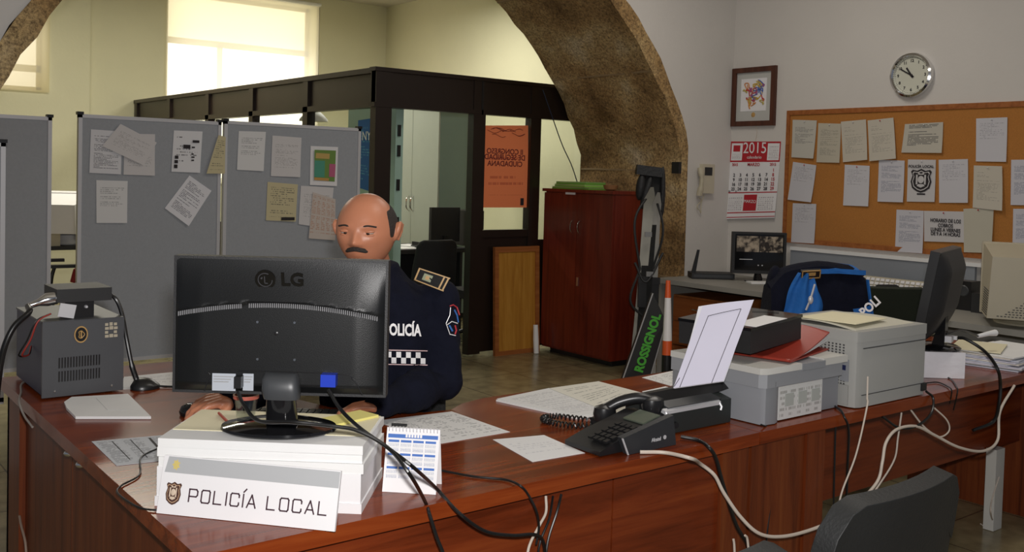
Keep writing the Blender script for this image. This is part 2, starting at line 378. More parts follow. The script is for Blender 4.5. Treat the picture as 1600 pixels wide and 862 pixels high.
# arch wall: plaster outside the stone ring
AC, AZ, AR, AE = 3.355, .72, 2.63, 2.745
ZJ = AZ + math.sqrt(AR**2-2.445**2)
def arch_pts(r, half, zj):
    a0 = math.asin(max(-1, min(1, (zj-AZ)/r))); n = 48
    return [(AC+r*cos(t), AZ+r*sin(t)) for t in [a0+(pi-2*a0)*k/n for k in range(n+1)]]
ring_o = arch_pts(AE, 2.5, AZ+math.sqrt(AE**2-2.52**2)); ring_i = arch_pts(AR, 2.445, ZJ)
ring_i = [(AC+2.445, 0)] + ring_i + [(AC-2.445, 0)]
rnd = random.Random(3)
ring_o = [(AC+2.52, 0)] + [((x-AC)*(1+rnd.uniform(-.006,.008))+AC, AZ+(z-AZ)*(1+rnd.uniform(-.006,.008))) for x, z in ring_o] + [(AC-2.56, 0)]
def arch_wall(y0, y1, outer, ztop, x0, x1):
    m = MB(); n = len(outer)
    for k in range(n-1):
        (xa, za), (xb, zb) = outer[k], outer[k+1]
        if abs(xa-xb) < 1e-4: continue
        for y, flip in ((y0, 0), (y1, 1)):
            q = [(xa,y,za),(xb,y,zb),(xb,y,ztop),(xa,y,ztop)]
            m._add(q, [(3,2,1,0) if not flip else (0,1,2,3)])
    for y, flip in ((y0, 0), (y1, 1)):
        m._add([(outer[0][0],y,0),(x1,y,0),(x1,y,ztop),(outer[0][0],y,ztop)], [(0,1,2,3)])
        m._add([(x0,y,0),(outer[-1][0],y,0),(outer[-1][0],y,ztop),(x0,y,ztop)], [(0,1,2,3)])
    for k in range(n-1):
        (xa, za), (xb, zb) = outer[k], outer[k+1]
        m._add([(xa,y0,za),(xb,y0,zb),(xb,y1,zb),(xa,y1,za)], [(0,1,2,3)])
    return m
struct(arch_wall(AY, AY2, ring_o, 3.86, -3.2, 7.5).build('wall_arch', M['plaster_w'], smooth=False))
m = MB(); n = 80
def resamp(pl, n):
    L = [0]
    for a, b in zip(pl, pl[1:]): L.append(L[-1]+math.dist(a, b))
    out = []
    for k in range(n+1):
        t = L[-1]*k/n; i = max(j for j in range(len(L)) if L[j] <= t+1e-9); i = min(i, len(pl)-2)
        f = (t-L[i])/(L[i+1]-L[i]); out.append((pl[i][0]+(pl[i+1][0]-pl[i][0])*f, pl[i][1]+(pl[i+1][1]-pl[i][1])*f))
    return out
ri, ro = resamp(ring_i, n), resamp(ring_o, n)
J = 5
def jit(k, j):  # uneven hewn soffit
    r2 = random.Random(k*31+j*7); return r2.uniform(-.012, .012)
for k in range(n):
    for j in range(J*2):
        ya, yb = AY-.012+(AY2-AY+.024)*j/(J*2), AY-.012+(AY2-AY+.024)*(j+1)/(J*2)
        def pt(kk, jj, y):
            x, z = ri[kk]; d = Vector((x-AC, z-AZ)).normalized()*jit(kk, jj); return (x+d.x, y, z+d.y)
        m._add([pt(k,j,ya), pt(k,j+1,yb), pt(k+1,j+1,yb), pt(k+1,j,ya)], [(0,1,2,3)])
    for y in (AY-.012, AY2+.012):
        a = jit(k, 0 if y < AY+.1 else J*2)
        jj = 0 if y < AY+.1 else J*2
        p0, p1 = pt(k, jj, y), pt(k+1, jj, y)
        m._add([p0, p1, (ro[k+1][0],y,ro[k+1][1]), (ro[k][0],y,ro[k][1])], [(0,1,2,3)])
bmesh.ops.remove_doubles(m.bm, verts=m.bm.verts[:], dist=.0005)
# mortar joints as proud courses: thin recessed lines are kept as real grooves
arch_o = struct(m.build('trim_1', M['stone'], ang=50, recalc=False))
m = MB()
for k in range(6, n-5, 7):      # pale mortar beds between the voussoirs
    x, z = ri[k]; x2, z2 = ri[k+1]; d = Vector((x-AC, z-AZ)).normalized(); t = Vector((x2-x, z2-z)).normalized()*.006
    a = Vector((x, z))-d*.006; b_ = Vector((x, z))+d*.05
    m._add([(a.x-t.x,AY,a.y-t.y),(a.x+t.x,AY,a.y+t.y),(b_.x+t.x,AY,b_.y+t.y),(b_.x-t.x,AY,b_.y-t.y),
            (a.x-t.x,AY2,a.y-t.y),(a.x+t.x,AY2,a.y+t.y),(b_.x+t.x,AY2,b_.y+t.y),(b_.x-t.x,AY2,b_.y-t.y)],
           [(3,2,1,0),(4,5,6,7),(0,1,5,4),(1,2,6,5),(2,3,7,6),(3,0,4,7)])
struct(m.build('trim_2', mat('lime mortar', (.30,.21,.11), .95, noise=.2), smooth=False))

# back wall with two tall windows behind sheer roller blinds
W1 = (4.17, 6.20, 1.3, 3.72); W2 = (.9, 2.74, 2.32, 3.2)
def wall_with_holes(y, x0, x1, z1, holes, th=.35):
    m = MB(); xs = sorted({x0, x1, *[h[0] for h in holes], *[h[1] for h in holes]})
    for a, b in zip(xs, xs[1:]):
        h = [h for h in holes if h[0] <= a+1e-6 and h[1] >= b-1e-6]
        if h: m.box(a, b, y, y+th, 0, h[0][2]); m.box(a, b, y, y+th, h[0][3], z1)
        else: m.box(a, b, y, y+th, 0, z1)
    return m
struct(wall_with_holes(BY, 3.22, FX+.2, 3.86, [W1]).build('wall_back', M['plaster_c'], smooth=False))
struct(wall_with_holes(BY-.12, -3.2, 3.22, 3.86, [W2], .47).build('wall_back', M['plaster_c'], smooth=False))
def emit(name, col, s):
    m = bpy.data.materials.new(name); m.use_nodes = True; nt = m.node_tree; b = nt.nodes['Principled BSDF']
    b.inputs['Base Color'].default_value = (0,0,0,1); b.inputs['Emission Color'].default_value = (*col, 1); b.inputs['Emission Strength'].default_value = s; return m
day = emit('daylight on frosted pane', (1, .97, .90), 2.6); day_up = emit('dimmer upper daylight pane', (1, .93, .72), 1.5); day_2 = emit('dim daylight pane', (1, .93, .78), 1.3)  # duller look of the upper pane is put into its emission colour
def sheer(name, col, t):
    m = bpy.data.materials.new(name); m.use_nodes = True; nt = m.node_tree; nt.nodes.remove(nt.nodes['Principled BSDF'])
    a = nt.nodes.new('ShaderNodeBsdfTransparent'); a.inputs[0].default_value = (*col, 1)
    b = nt.nodes.new('ShaderNodeBsdfTranslucent'); b.inputs[0].default_value = (*col, 1)
    x = nt.nodes.new('ShaderNodeMixShader'); x.inputs[0].default_value = 1-t
    nt.links.new(a.outputs[0], x.inputs[1]); nt.links.new(b.outputs[0], x.inputs[2]); nt.links.new(x.outputs[0], nt.nodes['Material Output'].inputs[0]); return m
blind_m = sheer('sheer cream blind', (.97,.91,.74), .40)
def window(i, W, y, dx=0, plain=False):
    x0, x1, z0, z1 = W
    fr = MB(); t = .05
    yf = y+.24
    for a, b, c, d in ((x0,x1,z0,z0+t),(x0,x1,z1-t,z1),(x0,x0+t,z0,z1),(x1-t,x1,z0,z1),((x0+x1)/2-.035-dx,(x0+x1)/2+.035-dx,z0,z1-.62),(x0,x1,z1-.66,z1-.58)):
        if plain and (a, b) != (x0, x1) and b-a < .1 and a > x0+.3 and b < x1-.3: continue
        fr.box(a, b, yf, yf+.05, c, d, .004)
    o = struct(fr.build(f'window_{i}', mat(f'cream window frame {i}', (.75,.68,.5), .5)))
    MB().box(x0+t, x1-t, yf+.03, yf+.035, z0+t, z1-.62).build('pane', day_2 if plain else day, o, smooth=False)
    MB().box(x0+t, x1-t, yf+.03, yf+.035, z1-.62, z1-t).build('pane', day_2 if plain else day_up, o, smooth=False)
    # reveal keeps the plaster; blind hangs in front of the opening
    b = thing('roller_blind', ['', 'wide cream roller blind glowing over the window beside the far corner', 'cream roller blind glowing at far left behind the stone arch'][i], 'blind', ((x0+x1)/2, y-.04, z1))
    bm_ = MB(); bm_.surf(lambda u, v: (x0-.03+(x1-x0+.06)*u, y-.035, z0-.02+(z1-z0+.04)*v), 2, 2)
    bm_.build('blind_fabric', blind_m, b, smooth=False)
    MB().cyl((x0-.04, y-.035, z1+.03), (x1+.04, y-.035, z1+.03), .022).build('blind_roller', M['white'], b)
    if not plain: MB().cyl((x1+.02, y-.04, z1-1.3), (x1+.02, y-.04, z1), .003, seg=6).build('blind_cord', M['ink'], b)
window(1, W1, BY, .25); window(2, W2, BY-.12, 0, True)
struct(MB().box(3.22, FX, BY-.03, BY, 0, .10, .003).build('baseboard_back', M['greyd']))

# ================================================================ CABIN (dark metal and glass booth)
CX0, CY0 = 3.81, 6.53
cab = thing('office_booth', 'dark bronze framed glass office booth under the stone arch', 'office booth', (CX0, CY0, 0))
m = MB()
m.box(CX0-.06, 7.28, CY0-.02, CY0+.04, 2.005, 2.275, .006)             # header of the front
m.box(CX0-.075, 7.28, CY0-.04, CY0+.05, 2.255, 2.285, .004); m.box(CX0-.075, 7.28, CY0-.035, CY0+.05, 1.985, 2.02, .004)
m.box(CX0-.02, CX0+.02, CY0, BY-.01, 2.01, 2.27)                        # recessed header panels of the side
m.box(CX0-.05, CX0+.03, CY0, BY-.01, 2.245, 2.285, .004); m.box(CX0-.045, CX0+.03, CY0, BY-.01, 1.985, 2.03, .004)
m.build('header', M['cabin'], cab)
for x0, x1 in ((CX0-.06, CX0+.08), (4.66, 4.78), (5.26, 5.37), (6.3, 6.4)):
    MB().box(x0, x1, CY0-.03, CY0+.05, .02, 2.28, .006).build('post', M['cabin'], cab)
for yy in (7.72, 8.86, 9.98, 11.15, 12.33):
    MB().box(CX0-.045, CX0+.03, yy-.045, yy+.045, .02, 2.28, .006).build('post', M['cabin'], cab)
m = MB(); m.box(4.78, 5.26, CY0, CY0+.03, .03, 1.03, .004); m.box(4.78, 5.26, CY0-.02, CY0+.04, .98, 1.04, .006); m.box(5.37, 7.28, CY0, CY0+.03, .03, .95, .004)
m.build('lower_panel', M['cabin'], cab)
m = MB(); m.box(CX0-.01, CX0+.01, CY0+.05, BY-.02, .03, .95); m.build('lower_panel', M['cabin'], cab)
MB().box(4.78, 5.26, CY0+.012, CY0+.018, 1.04, 1.99).build('glass_pane', M['glass'], cab, smooth=False)
MB().box(5.37, 6.30, CY0+.012, CY0+.018, .95, 1.99).build('glass_pane', M['glass'], cab, smooth=False)
ys = [CY0+.05, 7.72, 8.86, 9.98, 11.15, 12.33]
for a, b in zip(ys, ys[1:]): MB().box(CX0-.003, CX0+.003, a, b, .95, 1.99).build('glass_pane', M['glass'], cab, smooth=False)
MB().box(4.735, 4.752, CY0-.035, CY0-.029, 1.985, 2.27).build('seam_strip', M['black'], cab)
# open mint door of the booth, just inside the corner post
d = thing('booth_door', 'mint green metal door edge standing open inside the booth corner post', 'door', (4.0, 6.7, 0))
a = P(616, 250, y=6.75); MB().box(a.x-.01, a.x+.06, 6.72, 7.5, .02, 2.22, .004).build('door_leaf', M['mint'], d)
m = MB()
for z in (1.05, 1.35, 1.62, 1.78): m.box(a.x+.005, a.x+.03, 6.705, 6.725, z, z+.09, .003)
m.build('lock_plate', M['black'], d)
MB().cyl((a.x-.005, 6.72, 1.1), (a.x-.05, 6.70, 1.1), .008).build('handle', M['chrome'], d)
# mint wardrobe
wx, wy = P(685, 250, y=8.35).x, 8.35
d = thing('wardrobe', 'tall pale mint two door wardrobe seen inside the booth', 'wardrobe', (wx+.2, wy+.5, 0))
MB().box(wx+.02, wx+.44, wy, wy+1.0, .05, 2.28, .004).build('carcass', mat('mint laminate side', (.27,.37,.32), .5), d)
for k in range(2):
    y0 = wy+.003+k*.498
    o = MB().box(wx, wx+.019, y0, y0+.492, .07, 2.27, .002).build('door', mat('pale wardrobe door', (.50,.55,.47), .45), d)
    yh = wy+.50+(-.04 if k == 0 else .04)
    MB().tube(spline([(wx, yh, 1.09), (wx-.03, yh, 1.12), (wx-.035, yh, 1.17), (wx-.03, yh, 1.22), (wx, yh, 1.25)], 4), .006).build('handle', M['chrome'], o)
MB().box(wx+.03, wx+.42, wy+.02, wy+.98, 0, .05).build('plinth', M['black'], d)
# booth desk, computer, papers
d = thing('booth_desk', 'dark desk inside the booth in front of the mint wardrobe', 'desk', (5.0, 7.9, 0))
MB().box(4.55, 5.4, 7.55, 8.25, .76, .80, .005).build('desktop', M['blackm'], d)
for x in (4.6, 5.33): MB().box(x, x+.03, 7.6, 8.2, 0, .76).build('side_panel', M['blackm'], d)
MB().box(4.63, 5.33, 8.12, 8.14, .2, .76).build('modesty_panel', M['blackm'], d)
def flat_monitor(name, label, c, rz, wd, ht, zb, group=None):
    t = thing(name, label, 'computer monitor', c, rz, group); Mx = frame(t)
    m = MB(Mx); m.box(-wd/2, wd/2, -.02, .02, zb, zb+ht, .006); m.build('casing', M['blackm'], t)
    m = MB(Mx); m.box(-wd/2+.02, wd/2-.02, .0195, .0215, zb+.025, zb+ht-.02); m.build('screen', M['blackg'], t)
    m = MB(Mx); m.box(-.03, .03, -.035, -.015, .01, zb+.06, .004); m.build('stand', M['black'], t)
    m = MB(Mx); m.lathe([(.11,0),(.11,.008),(.09,.014)]); m.build('base', M['black'], t)
    return t
p = P(694, 375, y=7.85); flat_monitor('computer_monitor', 'black flat monitor on the dark desk inside the booth', (p.x, 7.85, .80), 0, .33, .33, .04)
p = P(727, 375, y=7.9)
d = thing('computer_tower', 'black computer tower beside the monitor inside the booth', 'computer', (p.x+.02, 7.9, .80))
MB().box(p.x-.07, p.x+.11, 7.75, 8.1, .80, 1.14, .005).build('casing', M['blackm'], d)
MB().box(p.x-.05, p.x+.03, 7.742, 7.75, .95, 1.0).build('drive_bay', M['dkgrey'], d)
for i, (px, py) in enumerate(((640, 374), (652, 372))):
    q = P(px, py+2, z=.805)
    o = MB(Matrix.Translation((4.78+.16*i, 7.72+.1*i, .801+.008*i)) @ Matrix.Rotation(.3*i, 4, 'Z')).box(-.11, .11, -.15, .15, 0, .007).build('paper_stack', M['paperw'])
    tag(o, ['white papers at the left end of the booth desk', 'loose white papers overlapping on the booth desk behind the officer'][i], 'papers')
p = (5.0, 7.62, .8)
d = thing('desk_phone', 'small dark desk phone on the booth desk', 'phone', (4.93, 7.66, .80))
MB().box(4.87, 4.99, 7.6, 7.74, .80, .83, .004).build('phone_body', M['dkgrey'], d); MB().box(4.88, 4.91, 7.6, 7.74, .83, .86, .006).build('handset', M['black'], d)
# poster on the booth glass (seen from behind through the pane)
def wall_sheet(name, lab, cat, px, mt, group=None, curl=0, th=.0012, off=0, n=4, **pl):
    """sheet fixed flat to a wall plane, corners tl,tr,br,bl"""
    c = [P(*q, **pl) for q in px]; ax = list(pl)[0]; nv = Vector((-1,0,0)) if ax == 'x' else Vector((0,-1,0))
    m = MB()
    def fn(u, v):
        q = (c[3]*(1-u)+c[2]*u)*(1-v)+(c[0]*(1-u)+c[1]*u)*v
        return q+nv*(th+.001+off+curl*((1-v)**2)*(.4+.6*u)+abs(curl)*.3*u*u*v)
    m.surf(fn, n, n, th)
    o = m.build(name, mt)
    if lab: tag(o, lab, cat, group)
    return o
poster_m = paper('orange red poster', (.95,.27,.11), (.45,.07,.04), 13, 5, opacity=.5, top=.62, bot=.15, dens=.4)
o = wall_sheet('poster', 'orange red poster with mirrored text on the booth glass', 'poster', [(757,196),(825,196),(825,324),(753,324)], poster_m, y=CY0+.004)
pc = P(790, 250, y=CY0-.001)
MM = Matrix.Translation((0, -.001, 0)) @ Matrix.Rotation(pi/2, 4, 'X')
def wt(s, px, py, size, mt, par, y=None, x=None, off=.003, mir=False, **k):
    q = P(px, py, y=y) if y else P(px, py, x=x)
    if y: Mx = Matrix.Translation(q+Vector((0,-off,0))) @ Matrix.Rotation(pi/2, 4, 'X')
    else: Mx = Matrix.Translation(q+Vector((-off,0,0))) @ Matrix.Rotation(-pi/2, 4, 'Z') @ Matrix.Rotation(pi/2, 4, 'X')
    if mir: Mx = Mx @ Matrix.Diagonal((-1,1,1,1))
    return text(s, size, mt, par, Mx, **k)
dkred = mat('dark red print', (.16,.02,.02), .7)
for s, py, sz in (('II CONGRESO', 237, .062), ('DE SEGURIDAD', 246, .062), ('CIUDADANA', 256, .062)):
    wt(s, 789, py, sz, dkred, o, y=CY0+.003, mir=True, bold=.001)
m = MB()
rr = random.Random(4)
for k in range(9):      # swirling brush strokes at the top of the poster
    q = P(758+rr.random()*50, 200+rr.random()*12, y=CY0); pts = [q+Vector((i*.035, -.002-.002, .012*sin(i*1.3+k))) for i in range(5)]
    m.tube(spline([p_ for p_ in pts if p_.x < P(822,200,y=CY0).x], 4), .0016, 5)
m.build('brush_strokes', dkred, o)
m = MB(); q = P(816, 315, y=CY0); m.box(q.x-.02, q.x+.015, CY0-.002, CY0, q.z-.03, q.z+.03); m.build('emblem', M['ink'], o)
# grey sheet on far cream wall behind the poster
o = MB().box(5.22, 5.48, 7.5, 7.51, 1.55, 2.02).build('paper_sheet', mat('grey green card', (.30,.33,.28), .7)); o.location = P(812, 235, y=8.6)-Vector((0,0,.22)); tag(o, 'grey green card hanging behind the poster glass', 'sheet')
bpy.data.objects.remove(o)
# blue poster on the side glass
bp_ = paper('blue poster', (.03,.12,.30), (.10,.33,.42), 26, 2, opacity=.8, thr=.5)
o = wall_sheet('poster', 'blue poster on the booth side glass beside the corner post', 'poster', [(560,188),(586,184),(582,300),(557,292)], bp_, x=CX0-.004)
wt('NY', 573, 213, .10, mat('white print', (.7,.75,.7), .6), o, x=CX0-.006)
# cable from booth header down to the cabinet top
pts = [P(848,140,y=6.48), P(862,180,y=6.46), P(878,225,y=6.44), P(893,258,y=6.42), P(903,288,y=6.40)]
o = MB().tube(spline([pts[0]+Vector((0,.0,0))]+pts[1:], 8), .0045, 6).build('cable', mat('dark blue cable', (.008,.015,.04), .4)); tag(o, 'thin dark cable drooping from the booth header to the cabinet top', 'cable')
# pale ceiling fitting and switch box seen over partitions through the booth glass
q = P(490, 186, y=8.2); d = thing('desk_lamp', 'white dome lamp seen over the partition through the booth glass', 'lamp', (q.x, q.y, q.z-.1))
MB().lathe([(.13,-.02),(.125,.0),(.09,.04),(.04,.08),(.01,.10)], q).build('lamp_shade', M['cardw'], d)
MB().cyl((q.x, q.y, 0), (q.x, q.y, q.z), .012).build('pole', M['alu'], d); MB().lathe([(.13,0),(.13,.015),(.02,.03)], (q.x, q.y, 0)).build('base', M['alu'], d)
q = None if 1 else 0; o = None if 1 else MB().box(q.x-.17, q.x+.12, BY-.06, BY-.001, q.z-.4, q.z+.12, .01).build('junction_box', M['beige'])
# ================================================================ BEHIND THE PARTITIONS
q = P(106, 410, y=9.8)
d = thing('office_table', 'dark office table seen between the two grey partitions', 'table', (q.x, 9.9, 0))
MB().box(q.x-.5, q.x+.5, 9.6, 10.3, .70, .735, .004).build('tabletop', M['blackm'], d)
for x in (q.x-.46, q.x+.44):
    for y in (9.64, 10.24): MB().box(x, x+.03, y, y+.03, 0, .70).build('leg', M['dkgrey'], d)
def crt(name, label, M0, s=1.0, mt=None):
    """bulky picture tube monitor, screen facing local +y, back towards -y"""
    t = thing(name, label, 'computer monitor', M0.to_translation(), M0.to_euler().z); Mx = frame(t) @ Matrix.Scale(s, 4); mt = mt or M['beige']
    m = MB(Mx); m.hexa([(-.20,.0,.07),(.20,.0,.07),(.20,.12,.06),(-.20,.12,.06),(-.20,.0,.42),(.20,.0,.42),(.20,.12,.43),(-.20,.12,.43)], .012); m.build('bezel', mt, t)
    m = MB(Mx); m.hexa([(-.14,-.30,.10),(.14,-.30,.10),(.19,.0,.08),(-.19,.0,.08),(-.13,-.30,.33),(.13,-.30,.33),(.19,.0,.41),(-.19,.0,.41)], .02); m.build('tube_housing', mt, t)
    m = MB(Mx); m.box(-.17, .17, .118, .124, .10, .39, .002); m.build('screen', M['blackg'], t)
    m = MB(Mx); m.lathe([(.13,0),(.14,.01),(.10,.03),(.07,.075)], (0,.0,0)); m.build('base', mt, t)
    return t
crt('computer_monitor', 'pale bulky monitor seen between the grey partitions', Matrix.Translation((q.x+.02, 9.9, .735)) @ Matrix.Rotation(-.5, 4, 'Z'), 1.15, M['cardw'])
q2 = P(86, 405, y=9.5); o = thing('cardboard_box', 'small beige box on the table between the partitions', 'box', (q2.x, 9.5, .735))
q2 = P(86, 400, y=9.75)
q2.x -= .07; MB().box(q2.x-.10, q2.x+.09, 9.65, 9.85, .735, .93, .004).build('box_body', M['beige'], o); MB().box(q2.x-.11, q2.x+.10, 9.64, 9.86, .93, .96, .003).build('lid', M['cardw'], o)

def office_chair(name, label, loc, rz, fabric, zb=.62, zt=1.0, seat=.48, arms=False, wb=.44, group=None, dx_arm=.27):
    """seat faces local +y"""
    t = thing(name, label, 'chair', loc, rz, group); Mx = frame(t)
    m = MB(Mx); m.box(-.23, .23, -.22, .24, seat-.07, seat, .03, 3); m.build('seat', fabric, t)
    m = MB(Mx)
    def f(u, v):
        x = (u-.5)*wb*(1-.10*v*v); e = max(0, abs(u-.5)*2-.72)/.28; top = zt-.055*e*e*(1 if v>.5 else 0)
        return (x, -.22-.05*v-.035*(1-(2*u-1)**2), zb+(top-zb)*v)
    m.surf(f, 14, 10, .045, uv=False); bmesh.ops.recalc_face_normals(m.bm, faces=m.bm.faces[:])
    bk = m.build('backrest', fabric, t, ang=60)
    mod = bk.modifiers.new('round', 'BEVEL'); mod.width = .018; mod.segments = 3; mod.limit_method = 'ANGLE'
    m = MB(Mx); m.tube(spline([(0,-.05,seat-.06),(0,-.24,seat-.06),(0,-.30,seat+.02),(0,-.31,zb+.12)], 5), .018, 8); m.build('back_support', M['black'], t)
    m = MB(Mx); m.cyl((0,0,.12), (0,0,seat-.07), .028); m.build('gas_column', M['black'], t)
    m = MB(Mx)
    for k in range(5):
        a = 2*pi*k/5+.3; m.tube([(0,0,.13),(.15*cos(a),.15*sin(a),.11),(.28*cos(a),.28*sin(a),.075)], [.026,.02,.016], 8)
    m.build('star_base', M['black'], t)
    for k in range(5):
        a = 2*pi*k/5+.3; c = MB(Mx); c.cyl((.28*cos(a)-.02*sin(a),.28*sin(a)+.02*cos(a),.028), (.28*cos(a)+.02*sin(a),.28*sin(a)-.02*cos(a),.028), .027); c.build('caster', M['blackg'], t)
    if arms:
        for s_ in (-1, 1):
            m = MB(Mx); m.tube(spline([(s_*.22,.05,seat-.05),(s_*dx_arm,.05,seat-.04),(s_*(dx_arm+.01),.04,seat+.12),(s_*dx_arm,.02,seat+.20)], 5), .014, 8)
            m.box(s_*dx_arm-.028, s_*dx_arm+.028, -.14, .16, seat+.20, seat+.225, .011, 3); m.build('armrest', M['black'], t)
    return t
q = P(88, 410, y=8.2); office_chair('office_chair', 'red office chair with black frame seen between the partitions', (q.x+.02, 8.45, 0), 1.5, M['redcloth'], zb=.50, zt=.72, arms=True)
q = P(650, 420, y=7.25); c1 = office_chair('office_chair', 'black office chair inside the booth, left one behind the officer shoulder', (q.x, 7.2, 0), pi*.02, M['fabricb'], zb=.5, zt=.93, wb=.46, group='black chairs inside the booth')
q = P(713, 420, y=7.15); dup(c1, (q.x+.20, 7.02, 0), -.2, 'black office chair inside the booth, right one next to the booth post')

# ================================================================ PARTITION BOARDS
def partition(label, x0, x1, z1, y=6.40, z0=.25, rail=.022):
    t = thing('partition_board', label, 'partition board', ((x0+x1)/2, y, 0), 0, 'grey partition boards')
    MB().box(x0+.012, x1-.012, y-.012, y+.012, z0+.012, z1-.012).build('felt_panel', M['felt'], t, smooth=False)
    m = MB()
    for a, b in ((x0, x0+rail), (x1-rail, x1)): m.box(a, b, y-.018, y+.018, z0-.01, z1, .003)
    m.box(x0, x1, y-.018, y+.018, z1-rail, z1, .003); m.box(x0, x1, y-.018, y+.018, z0, z0+rail, .003)
    m.build('frame', M['alu'], t)
    for x in (x0+.1, x1-.1):
        m = MB(); m.box(x-.02, x+.02, y-.02, y+.02, .03, z0, .003); m.box(x-.02, x+.02, y-.13, y+.13, .0, .035, .006); m.build('foot', M['alu'], t)
    for x in (x0+.011, x1-.011):
        m = MB(); m.box(x-.018, x+.018, y-.022, y+.022, z1-.004, z1+.014, .003); m.build('corner_clip', M['black'], t)
    return t
partition('plain grey partition board at the far left with nothing pinned on it', .52, 1.462, 1.772)
partition('grey partition board with overlapping sheets left of the hinge, above the radio box', 1.612, 2.512, 1.80)
partition('grey partition board with the coloured timetable, behind the officer', 2.532, 3.565, 1.81)
q = P(8, 222, y=5.4)
partition('narrow sliver of a nearer partition board cut off by the left edge', q.x-.8, q.x, q.z, y=5.4, z0=.3)
K1 = lambda *l: [(a/2.8725, b/2.8725) for a, b in l]; K2 = lambda *l: [(200+a/2.874, b/2.874) for a, b in l]
BYP = 6.386
pp = [paper(f'printed sheet {i}', b, ink, ln, i, opacity=op, dens=dn, thr=th, top=tp, bot=bt) for i, (b, ink, ln, op, dn, th, tp, bt) in enumerate([
    ((.74,.74,.77),(.08,.08,.1),30,.75,.45,.44,.9,.1), ((.68,.66,.66),(.1,.1,.1),34,.45,.45,.5,.88,.2), ((.80,.80,.82),(.05,.05,.06),14,.8,.4,.52,.9,.12),
    ((.76,.76,.76),(.08,.08,.1),24,.6,.4,.48,.85,.4), ((.80,.80,.84),(.06,.06,.1),28,.7,.5,.42,.9,.1), ((.62,.55,.34),(.1,.1,.1),18,.7,.45,.5,.88,.1)])]
def pin(lab, px, k, off=0, curl=.01, **kw):
    return wall_sheet('pinned_sheet', lab, 'paper sheet', px, pp[k] if isinstance(k, int) else k, 'sheets pinned on the partitions', curl, off=off, y=BYP, **kw)
pin('upright printed sheet partly under the tilted one, upper left of the middle partition', K1((408,580),(548,590),(540,782),(400,775)), 0)
pin('plain pale sheet under the right side of the tilted sheet on the middle partition', K1((560,600),(695,602),(692,788),(553,783)), 1)
pin('strongly tilted sheet lying over two others at the upper left of the middle partition', K1((538,556),(700,640),(640,742),(455,655)), 1, off=.012)
o = pin('sheet with black headline blocks near the top right of the middle partition', K1((780,585),(908,590),(895,775),(768,770)), 2)
m = MB()
for a, b, c, e in ((862,630,892,640),(820,650,852,666),(858,658,872,664),(856,688,866,694),(856,702,870,708),(856,716,868,722),(782,698,798,712),(780,718,796,732),(778,738,794,754)):
    q0, q1 = P(a/2.8725, e/2.8725, y=BYP), P(c/2.8725, b/2.8725, y=BYP); m.box(q0.x, q1.x, BYP-.0125, BYP-.0115, q0.z, q1.z)
m.build('bold_print', M['ink'], o, smooth=False)
pin('upright sheet alone at the lower left of the middle partition', K1((432,808),(572,812),(568,1000),(432,1000)), 3)
pin('tilted typed sheet at the lower right of the middle partition', [(296,274),(330,298),(294,353),(257,325)], 4)
pin('beige folded leaflet hanging over the hinge between two partitions', [(340,211),(351,214),(349,271),(321,271)], 5, off=.014)
pin('typed sheet at the top left of the right partition', K2((497,588),(618,592),(606,768),(488,762)), 3)
pin('faint typed sheet left of the coloured timetable', K2((648,608),(778,618),(770,795),(640,790)), 1)
o = pin('sheet with a green orange and pink timetable on the right partition', K2((820,655),(942,660),(935,835),(815,830)), M['cardw'])
def patch(px, col, nm):
    q = [P(*t_, y=BYP)+Vector((0,-.0135,0)) for t_ in px]; m = MB(); m._add(q, [(3,2,1,0)]); m.build(nm, mat(nm, col, .7), o, smooth=False)
patch(K2((834,672),(930,676),(924,815),(832,808)), (.16,.28,.06), 'green_cells')
M_off = BYP
def patch2(px, col, nm):
    q = [P(*t_, y=BYP)+Vector((0,-.0150,0)) for t_ in px]; m = MB(); m._add(q, [(3,2,1,0)]); m.build(nm, mat(nm, col, .7), o, smooth=False)
patch2(K2((840,686),(902,690),(900,714),(838,710)), (.55,.38,.12), 'orange_cells'); patch2(K2((834,720),(880,722),(878,796),(832,794)), (.08,.32,.22), 'teal_cells')
patch2(K2((900,735),(928,737),(925,795),(898,793)), (.5,.12,.22), 'pink_cells'); patch2(K2((832,796),(898,800),(897,812),(832,808)), (.55,.3,.08), 'amber_cells')
o = pin('cream sheet with a dark stamp below the faint sheet on the right partition', [(418,284),(465,288),(461,346),(415,344)], pp[5])
m = MB(); q0, q1 = P(438,344,y=BYP), P(459,339,y=BYP); m.box(q0.x, q1.x, BYP-.0150, BYP-.0140, q0.z, q1.z); m.build('stamp', M['ink'], o, smooth=False)
pin('plain sheet under the coloured timetable on the right partition', [(470,290),(521,293),(514,357),(466,350)], 1)
pin('sheet with pinkish columns half hidden behind the officer head', [(488,300),(523,311),(522,375),(481,372)], paper('pink columns', (.62,.55,.50), (.5,.22,.12), 26, 8, cols=5, opacity=.6, dens=.6, top=.95, bot=.1), off=.008)

